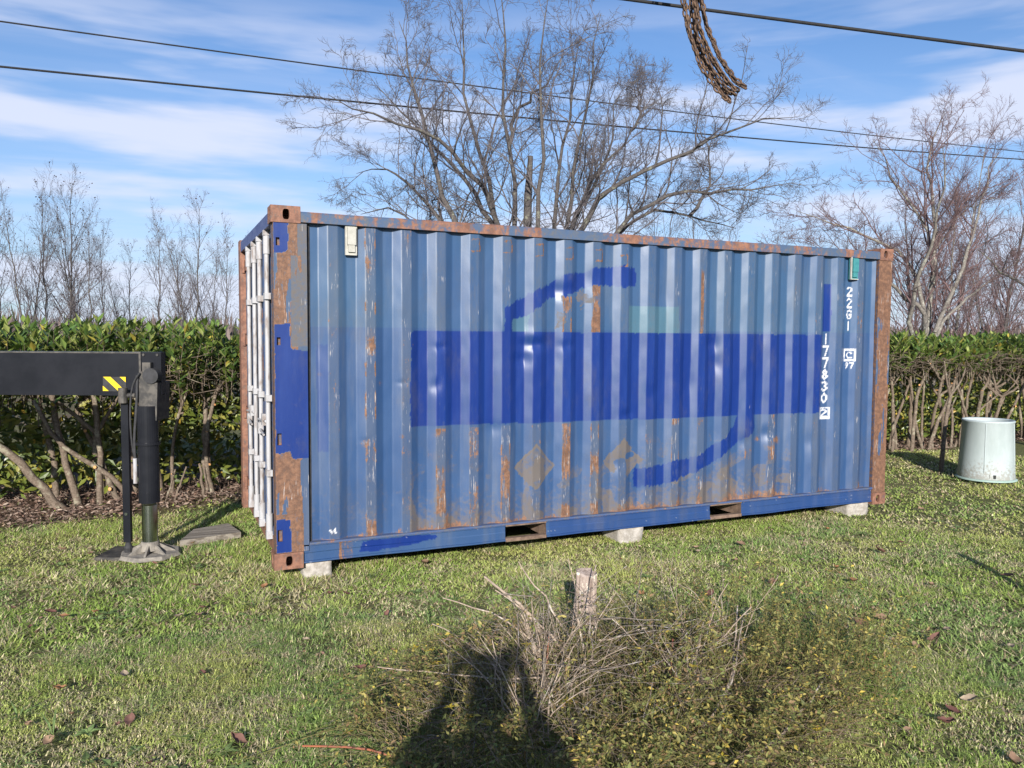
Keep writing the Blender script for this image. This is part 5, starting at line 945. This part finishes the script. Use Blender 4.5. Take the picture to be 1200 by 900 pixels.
# ------------------------------------------------------------------ dead leaf litter under the hedge, and fallen leaves on the lawn
def dead_tint(n, r):
    c = np.array([[.195, .135, .105], [.265, .195, .155], [.125, .085, .07], [.33, .26, .21], [.20, .125, .095]])[r.integers(0, 5, n)]; return c * (.7 + .6 * r.random((n, 1)))
def litter():
    r = np.random.default_rng(12); n = 34000; x = np.concatenate([-6 + 6.6 * r.random(n // 2), 6.2 + 8.5 * r.random(n // 2)]); y = 2.0 + 2.8 * r.random(n); kp = r.random(n) < litter_zone(x, y); x, y = x[kp], y[kp]; n = len(x)
    C = np.stack([x, y, height(x, y) + .005 + .03 * r.random(n)], -1); D = r.normal(size=(n, 3)) * [1, 1, .35]; Nn = np.stack([r.normal(size=n) * .5, r.normal(size=n) * .5, np.ones(n)], -1); ln = .028 + .045 * r.random(n)
    V, F = leaves(C, D, Nn, ln, ln * .45, .25, .3 * (r.random() - .2)); o = mesh_np('leaf_litter', V, F, DEADLEAF, smooth=False, attrs={'tint': np.repeat(dead_tint(n, r), 5, 0)}); tag(o, 'brown dead leaf litter lying under the hedge', 'leaf litter', kind='stuff')
    n = 9000; d = np.sqrt(r.random(n) * (13 ** 2 - 2.6 ** 2) + 2.6 ** 2); a = .4237 + (r.random(n) * 2 - 1) * .72; x = -.77 + d * np.sin(a); y = -5.793 + d * np.cos(a); kp = ((x < -.02) | (x > 6.1) | (y < -.02)) & (y < 3) & (fbm(x * 1.5, y * 1.5, 66, 3) > .45); x, y = x[kp], y[kp]; n = len(x)
    C = np.stack([x, y, height(x, y) + .010], -1); D = r.normal(size=(n, 3)) * [1, 1, .25]; Nn = np.stack([r.normal(size=n) * .5, r.normal(size=n) * .5, np.ones(n)], -1); ln = .014 + .022 * r.random(n); V, F = leaves(C, D, Nn, ln, ln * .5, .25, .2)
    o = mesh_np('leaf_crumbs', V, F, DEADLEAF, smooth=False, attrs={'tint': np.repeat(dead_tint(n, r) * .9, 5, 0)}); tag(o, 'small crumbs of dead leaves and debris in the lawn', 'debris', kind='stuff')
litter()
FL = [[4.87, -0.4], [3.26, -1.46], [3.78, -0.49], [3.29, -0.54], [4.68, -1.13], [6.45, -0.12], [6.72, 1.01], [3.13, -2.34], [3.29, -2.33], [3.55, -2.61], [3.35, -2.68], [3.17, -2.69], [3.67, -2.92], [2.65, -3.31], [2.51, -3.38], [2.83, -3.27], [1.95, -2.88], [1.95, -3.16], [2.21, -1.35], [2.62, -1.53], [2.22, -1.95], [7.06, 1.79], [3.39, -2.21], [3.27, -1.42], [4.0, -1.32], [5.08, -1.01], [2.47, -3.72], [-0.66, -0.51], [-0.53, 0.12], [-0.55, -0.52], [-1.31, -0.23], [-1.4, -0.08], [-1.42, -0.46], [-0.94, -1.34], [-0.9, -1.9], [-1.2, -1.97], [-1.23, -1.38], [-0.57, -1.47], [-0.48, -2.28], [-0.8, 0.79], [-1.26, 1.25], [-1.48, 1.47], [-0.1, -0.13], [0.39, -0.48], [1.12, -0.02], [1.72, 0.41], [3.82, -1.65], [4.98, -2.02], [4.27, -1.93]]
COLN = ['orange brown', 'dark red', 'mid brown', 'pale tan', 'dull maroon', 'sandy brown']
def leaf_label(i, x, y, small):
    u = (x + .77) * .912 - (y + 5.793) * .411; w = (x + .77) * .411 + (y + 5.793) * .912; q = u / w
    where = ('in the left part of the lawn' if q < -.42 else 'before the jack foot' if q < -.25 else 'on grass before the container left end' if q < -.08 else 'on grass before the container middle' if q < .18 else 'on grass before the container right end' if q < .42 else 'on the right side of the lawn')
    dist = 'near the camera' if w < 4.6 else 'halfway back' if w < 6.6 else 'far back'
    return ('tiny ' if small else 'curled ') + COLN[i % 18 % 6] + ' leaf ' + where + ', ' + dist
FLC = [(.30, .155, .08), (.145, .070, .058), (.22, .14, .095), (.33, .26, .19), (.18, .095, .075), (.27, .18, .12)]
def leaf_data(seed, col, L_=.085):
    """a curled dry leaf with a midrib, nine rows"""
    r = np.random.default_rng(seed); V = []; F = []; n = 8; k1, k2 = .25 + .5 * r.random(), .5 * (r.random() - .3)
    for i in range(n + 1):
        t = i / n; w = L_ * .30 * math.sin(math.pi * min(1, t * .97 + .02)) ** .75 * (1 + .12 * r.normal())
        x = L_ * (t - .5); z = .010 + k1 * .03 * (2 * t - 1) ** 2 + k2 * .02 * t
        for s in (-1, -.5, 0, .5, 1): V.append((x, s * w, z + abs(s) ** 1.5 * w * (.35 + .5 * k1) + .002 * r.normal()))
    for i in range(n):
        for j in range(4): F.append((i * 5 + j, i * 5 + j + 1, (i + 1) * 5 + j + 1, (i + 1) * 5 + j))
    o = mesh_np('fallen_leaf', V, np.array(F), DEADLEAF, attrs={'tint': np.tile(np.array(col) * (.85 + .3 * r.random((len(V), 1))), (1, 1)) * np.ones((len(V), 3))}); d = o.data; bpy.data.objects.remove(o); return d
LD_ = [leaf_data(100 + i, FLC[i % 6]) for i in range(18)]
NAMEL = {0: ('pale orange dry leaf on the lawn below the right end of the container', 0), 1: ('dark red leaf on the grass right of the bush, upper of its row', 1), 12: ('pinkish brown curled leaf at the right edge of the lawn', 3), 14: ('dark maroon leaf low in the right corner of the lawn', 1), 18: ('orange leaf on the grass just right of the wooden post', 0), 38: ('reddish leaf nearest the bottom left corner of the lawn', 4)}
USED = set()
for i, (x, y) in enumerate(FL):
    if i not in NAMEL:
        for k in range(6):
            if leaf_label(i + k, x, y, False) not in USED: break
        i_ = i + k; USED.add(leaf_label(i_, x, y, False))
    o = link('fallen_leaf', LD_[(NAMEL[i][1] if i in NAMEL else i_) % 18]); o.location = (x, y, H(x, y) + .020); o.rotation_euler = (.25 * random.gauss(0, 1), .25 * random.gauss(0, 1), random.random() * 6.28); s = (.62 if x < 1 else .8) + .35 * random.random(); o.scale = (s, s, s)
    if i in NAMEL: tag(o, NAMEL[i][0], 'leaf', 'fallen leaves on the lawn')
    else: tag(o, leaf_label(i_, x, y, False), 'leaf', 'fallen leaves on the lawn')
for i in range(90):
    d = 3 + 8 * random.random() ** 1.1; a = .4237 + (random.random() * 2 - 1) * .62; x = -.77 + d * math.sin(a); y = -5.793 + d * math.cos(a)
    if (-.2 < x < 6.2 and y > -.15) or y > 2.6 or leaf_label(i, x, y, True) in USED: continue
    USED.add(leaf_label(i, x, y, True))
    o = link('fallen_leaf', LD_[i % 18]); o.location = (x, y, H(x, y) + .016); o.rotation_euler = (.25 * random.gauss(0, 1), .25 * random.gauss(0, 1), random.random() * 6.28); s = .4 + .35 * random.random(); o.scale = (s, s, s)
    tag(o, leaf_label(i, x, y, True), 'leaf', 'fallen leaves on the lawn')

# ------------------------------------------------------------------ foreground shrub
def shrub():
    r = np.random.default_rng(9); t = empty('low_shrub', (.95, -2.75, 0), 0, label='untidy low shrub of dry pale sticks and small yellow green leaves in the foreground', cat='shrub'); O = np.array((.95, -2.75, 0))
    def env(x, y):  # height of the mound at local x, y
        return .60 * np.exp(-((x + .14) / .60) ** 2 - ((y - .20) / .48) ** 2) + .36 * np.exp(-((x + .25) / .75) ** 2 - ((y + .45) / .7) ** 2) + .33 * np.exp(-((x - .72) / .62) ** 2 - ((y + .15) / .6) ** 2)
    def grow_stems(n, r0, lmin, lmax, up, wig, k=8, spread=(.75, .62), cx=(0, 0), flat=.0, comp=True):
        P = np.zeros((n, k, 3)); th = r.random(n) * 6.28; q = np.sqrt(r.random(n)); P[:, 0, 0] = cx[0] + q * np.cos(th) * spread[0]; P[:, 0, 1] = cx[1] + q * np.sin(th) * spread[1]; P[:, 0, 2] = flat * r.random(n) * env(P[:, 0, 0], P[:, 0, 1])
        D = np.stack([np.cos(th) * q * .7 + r.normal(size=n) * .5, np.sin(th) * q * .7 + r.normal(size=n) * .5, up * (.5 + r.random(n))], -1); ln = lmin + (lmax - lmin) * r.random(n)
        for j in range(1, k):
            D /= np.linalg.norm(D, axis=1, keepdims=True); P[:, j] = P[:, j - 1] + D * (ln / (k - 1))[:, None]; D += r.normal(size=(n, 3)) * wig; over = comp & (P[:, j, 2] > env(P[:, j, 0], P[:, j, 1]) * 1.0 + .08); D[over, 2] -= .35 * up; P[:, j, 2] = np.maximum(P[:, j, 2], .01)
        e_ = env(P[:, :, 0], P[:, :, 1]) * (.35 + 1.35 * r.random((n, 1))) + .05; P[:, :, 2] = e_ * (1 - np.exp(-np.maximum(P[:, :, 2], 0) / e_)) if comp else P[:, :, 2]
        return P, r0 * (.6 + .8 * r.random((n, 1))) * np.linspace(1, .45, k)[None]
    # green-brown sprigs that carry leaves
    P, R = grow_stems(560, .0028, .35, .85, 1.2, .13, cx=(.05, -.05), spread=(.95, .70)); c = children(P, R, 4, .38, .6, 5, r, t0=.3, up=.12, wig=.12, rmin=.0011, lmin=.08)
    V, F = merge([tubes(P, R, 4), tubes(c[0], c[1], 3)]); o = mesh_np('leafy_stems', V, F, GREENSTEM, t); o['kind'] = 'stuff'
    # thin upright sprigs at the right
    P2, R2 = grow_stems(330, .0021, .20, .58, 2.0, .08, cx=(.85, .05), spread=(.85, .62), comp=False); c2 = children(P2, R2, 5, .28, .6, 4, r, t0=.25, up=.1, rmin=.001, lmin=.05)
    # dead pale straight sticks
    n3 = 620; th = r.random(n3) * 6.28; q = np.sqrt(r.random(n3)); A3 = np.stack([-.02 + q * np.cos(th) * .62, q * np.sin(th) * .52, 0 * q], -1); e3 = env(A3[:, 0], A3[:, 1]); A3[:, 2] = e3 * r.random(n3) * .8
    D3 = np.stack([np.cos(th) * q * .35 + r.normal(size=n3) * .8, np.sin(th) * q * .35 + r.normal(size=n3) * .8, r.random(n3) ** 1.3 * 1.1 - .1], -1); D3 /= np.linalg.norm(D3, axis=1, keepdims=True); L3 = .10 + .36 * r.random(n3) ** 1.5
    over = np.maximum(.05, (e3 * 1.45 + .06 - A3[:, 2])) / np.maximum(D3[:, 2], .1); L3 = np.minimum(L3, over); t3 = np.linspace(0, 1, 4)[None, :, None]; P3 = A3[:, None] + D3[:, None] * L3[:, None, None] * t3 + np.array([0, 0, -.05]) * t3 ** 2 * (L3 / .5)[:, None, None]; P3[:, 1:3] += r.normal(size=(n3, 2, 3)) * .004
    R3 = .0015 * (.5 + 1.6 * r.random((n3, 1)) ** 4) * np.linspace(1, .6, 4)[None]; o = mesh_np('dry_sticks', *tubes(P3, R3, 4), DRYSTICK, t); o['kind'] = 'stuff'
    P4, R4 = grow_stems(1500, .0016, .12, .42, .8, .12, k=4, cx=(.25, -.05), spread=(1.15, .7), flat=.95); o = mesh_np('dry_twigs', *tubes(P4, R4, 3), bark_mat('brown_dry_twig', (0.16, 0.115, 0.085), (0.27, 0.205, 0.15), (0.30, 0.25, 0.2), 0.3, 12), t); o['kind'] = 'stuff'
    V, F = merge([tubes(P2, R2, 4), tubes(c2[0], c2[1], 3)]); o = mesh_np('upright_sprigs', V, F, GREENSTEM, t); o['kind'] = 'stuff'
    # big sticks one can pick out
    DRY2 = bark_mat('tan_dry_stem', (0.27, 0.205, 0.155), (0.42, 0.34, 0.27), (0.48, 0.42, 0.36), 0.4, 12)
    fan = []
    for q in range(70):       # bundles of tan stems leaning up and outward from a few roots
        rx, ry = ((-.02, .10), (-.12, .12), (-.20, .02), (.42, -.22), (.62, .0), (.95, .1), (-.35, -.2))[q % 7]; a = r.random() * 6.28; ln = .20 + .30 * r.random(); lean = .25 + .75 * r.random(); fan.append(resample([(rx + .04 * r.normal(), ry + .04 * r.normal(), .14), (rx + math.cos(a) * lean * ln * .45, ry + math.sin(a) * lean * ln * .45, .14 + ln * .50 / (.6 + lean * .6)), (rx + math.cos(a) * lean * ln, ry + math.sin(a) * lean * ln, .14 + ln * .85 / (.6 + lean * .6))], 8) + r.normal(size=(8, 3)) * .004)
    fan = np.array(fan); fr_ = (.0020 + .0035 * r.random((70, 1)) ** 2) * np.linspace(1, .55, 8)[None]; cf = children(fan, fr_, 3, .45, .45, 5, r, t0=.3, up=.1, wig=.08, rmin=.0012, lmin=.06); o = mesh_np('tan_stems', *merge([tubes(fan, fr_, 5), tubes(cf[0], cf[1], 4)]), DRY2, t); o['kind'] = 'stuff'
    big = [([(-.02, .22, .30), (-.12, .32, .48), (-.28, .46, .62)], .012), ([(.02, .15, .28), (-.10, .30, .46), (-.24, .42, .56)], .008), ([(-.30, .1, .26), (-.42, .25, .38), (-.56, .42, .44)], .005), ([(-.42, -.1, .22), (-.43, -.06, .40), (-.44, -.02, .50)], .005),
           ([(.05, .05, .1), (.07, .10, .35), (.05, .16, .52)], .011), ([(-.15, .0, .28), (-.55, .15, .30), (-.85, .30, .33)], .0055), ([(.15, .12, .36), (.45, .14, .37), (.74, .12, .38)], .0042), ([(.12, .1, .25), (.20, .28, .48), (.32, .42, .62)], .006), ([(.05, .2, .32), (.15, .3, .5), (.18, .46, .66)], .005),
           ([(.5, -.35, .1), (.78, -.1, .22), (1.05, .2, .38)], .008), ([(.3, -.45, .15), (.6, -.3, .22), (1.0, .1, .34)], .007), ([(.35, -.7, .12), (.8, -.5, .16), (1.3, -.25, .2)], .007), ([(.1, .2, .30), (-.02, .36, .52), (-.08, .5, .66)], .007), ([(-.05, .2, .3), (-.25, .38, .46), (-.45, .58, .5)], .006)]
    for l, rr in big:
        q = resample(l, 8); q[1:-1] += r.normal(size=(6, 3)) * .005; V, F = tubes(q[None], np.linspace(rr, rr * .5, 8)[None] * .9, 7); mesh_np('stick', V, F, DRY2, t)
    rd = [([(.22, -.35, .15), (.34, -.2, .28), (.46, -.05, .38)], .006), ([(-.7, -.3, .08), (-.95, -.05, .16), (-1.2, .15, .12)], .006), ([(-.12, .1, .30), (-.10, .12, .42)], .005)]
    RS = simple('red_brown_stem', (.30, .10, .045), (.22, .08, .05), 12, .6)
    for l, rr in rd:
        q = resample(l, 8); V, F = tubes(q[None], np.linspace(rr, rr * .7, 8)[None], 6); mesh_np('reddish_stem', V, F, RS, t)
    # small leaves in whorls along the stems
    src = np.concatenate([c[0].reshape(-1, 3), P[:, 3:].reshape(-1, 3), c2[0].reshape(-1, 3), P2[:, 2:].reshape(-1, 3)]); n = 44000; wgt = np.clip((fbm(src[:, 0] * 4 + 9, src[:, 1] * 4 + src[:, 2] * 5, 55, 3) - .40) * 6, .06, 1); C = src[r.choice(len(src), n, p=wgt / wgt.sum())] + r.normal(size=(n, 3)) * .009; C[:, 2] = np.maximum(C[:, 2], .008)
    D = r.normal(size=(n, 3)); D[:, 2] = D[:, 2] * .5 + .3; Nn = np.stack([r.normal(size=n) * .6, r.normal(size=n) * .6, np.ones(n)], -1); ln = .011 + .021 * r.random(n) ** 1.6
    pal = np.array([[.17, .195, .06], [.24, .225, .075], [.33, .275, .085], [.11, .125, .045], [.25, .165, .085], [.50, .38, .08]]); c_ = pal[r.choice(6, n, p=[.24, .24, .14, .18, .16, .04])] * (.85 + .6 * r.random((n, 1)))
    V, F = leaves(C, D, Nn, ln, ln * .45, .15, .15); o = mesh_np('leaves', V, F, SMALLLEAF, t, smooth=False, attrs={'tint': np.repeat(c_, 5, 0)}); o['kind'] = 'stuff'
    # larger yellow leaves in small rosettes
    m = 44; base = P[r.integers(0, len(P), m), r.integers(4, 8, m)]; C = np.repeat(base, 5, 0); th = np.tile(np.arange(5) * 1.256, m) + np.repeat(r.random(m) * 6, 5); D = np.stack([np.cos(th), np.sin(th), .3 + .2 * r.random(5 * m)], -1); ln = .022 + .016 * r.random(5 * m)
    V, F = leaves(C, D, np.tile([0, 0, 1.], (5 * m, 1)), ln, ln * .38, .15, .2); o = mesh_np('yellow_leaves', V, F, SMALLLEAF, t, smooth=False, attrs={'tint': np.repeat(np.repeat(np.array([[.52, .40, .05]]) * (.6 + .6 * r.random((m, 1))), 5, 0), 5, 0)}); o['kind'] = 'stuff'
shrub()

# ------------------------------------------------------------------ the person behind the camera, whose shadow falls on the shrub
def photographer():
    K = 1.01
    per = empty('person', (0, 0, 0), 0, label='person in dark jacket and jeans standing with both hands raised, behind the viewpoint', cat='person')
    base = Vector((CAM_POS.x, CAM_POS.y, 0)) - Vector((_f.x, _f.y, 0)).normalized() * .50 - Vector((_r.x, _r.y, 0)) * .17
    per.location = (base.x, base.y, H(base.x, base.y)); per.rotation_euler = (0, 0, math.atan2(_r.y, _r.x)); per.scale = (K, K, K)
    def skin(name, verts, edges, mat, sub=2):
        me = bpy.data.meshes.new(name); me.from_pydata([v[0] for v in verts], edges, []); o = link(name, me, per); o.modifiers.new('skin', 'SKIN'); sl = me.skin_vertices[0].data
        for i, v in enumerate(verts): sl[i].radius = (v[1], v[2] if len(v) > 2 else v[1])
        sl[0].use_root = True; s = o.modifiers.new('sub', 'SUBSURF'); s.levels = s.render_levels = sub; me.materials.append(mat); return o
    JK = simple('dark_jacket', (.025, .03, .045), (.04, .045, .06), 12, .9); SK = simple('skin', (.50, .31, .23), (.46, .28, .20), 9, .6); HR_ = simple('brown_hair', (.06, .04, .025), (.09, .06, .04), 30, .8)
    v = [((0, 0, .95), .20, .13), ((0, 0, 1.12), .23, .14), ((0, 0, 1.30), .27, .15), ((0, 0, 1.43), .23, .13), ((0, .02, 1.48), .075), ((0, .04, 1.51), .070), ((0, .06, 1.57), .085, .095), ((0, .05, 1.63), .075, .085)]; e = [(i, i + 1) for i in range(7)]
    for s in (-1, 1):
        k = len(v); v += [((s * .24, .02, 1.40), .095), ((s * .30, .08, 1.27), .095), ((s * .22, .22, 1.38), .065), ((s * .17, .30, 1.50), .036), ((s * .15, .34, 1.58), .034, .020), ((s * .14, .36, 1.63), .030, .016)]; e += [(3, k), (k, k + 1), (k + 1, k + 2), (k + 2, k + 3), (k + 3, k + 4), (k + 4, k + 5)]
        k = len(v); v += [((s * .10, 0, .86), .105), ((s * .13, .01, .50), .072), ((s * .15, -.02, .10), .048), ((s * .16, .03, .045), .050, .04), ((s * .18, .16, .035), .042, .03)]; e += [(0, k), (k, k + 1), (k + 1, k + 2), (k + 2, k + 3), (k + 3, k + 4)]
    skin('body', v, e, JK)
    for s in (-1, 1):
        for f in range(4): z = 1.60 + f * .022; skin('finger', [((s * .145, .37, z), .010), ((s * .120, .395, z + .006), .009), ((s * .085, .395, z + .008), .008), ((s * .065 , .385, z + .006), .007)], [(0, 1), (1, 2), (2, 3)], SK, 1)
        skin('thumb', [((s * .14, .34, 1.59), .012), ((s * .115, .335, 1.61), .010), ((s * .09, .34, 1.625), .009)], [(0, 1), (1, 2)], SK, 1)
    skin('hair', [((0, .02, 1.64), .095, .095), ((0, .05, 1.66), .070, .07), ((0, -.015, 1.56), .095, .07)], [(0, 1), (0, 2)], HR_)
    skin('face', [((0, .115, 1.60), .062, .045), ((0, .125, 1.54), .048, .04), ((0, .160, 1.565), .014)], [(0, 1), (0, 2)], SK)
photographer()
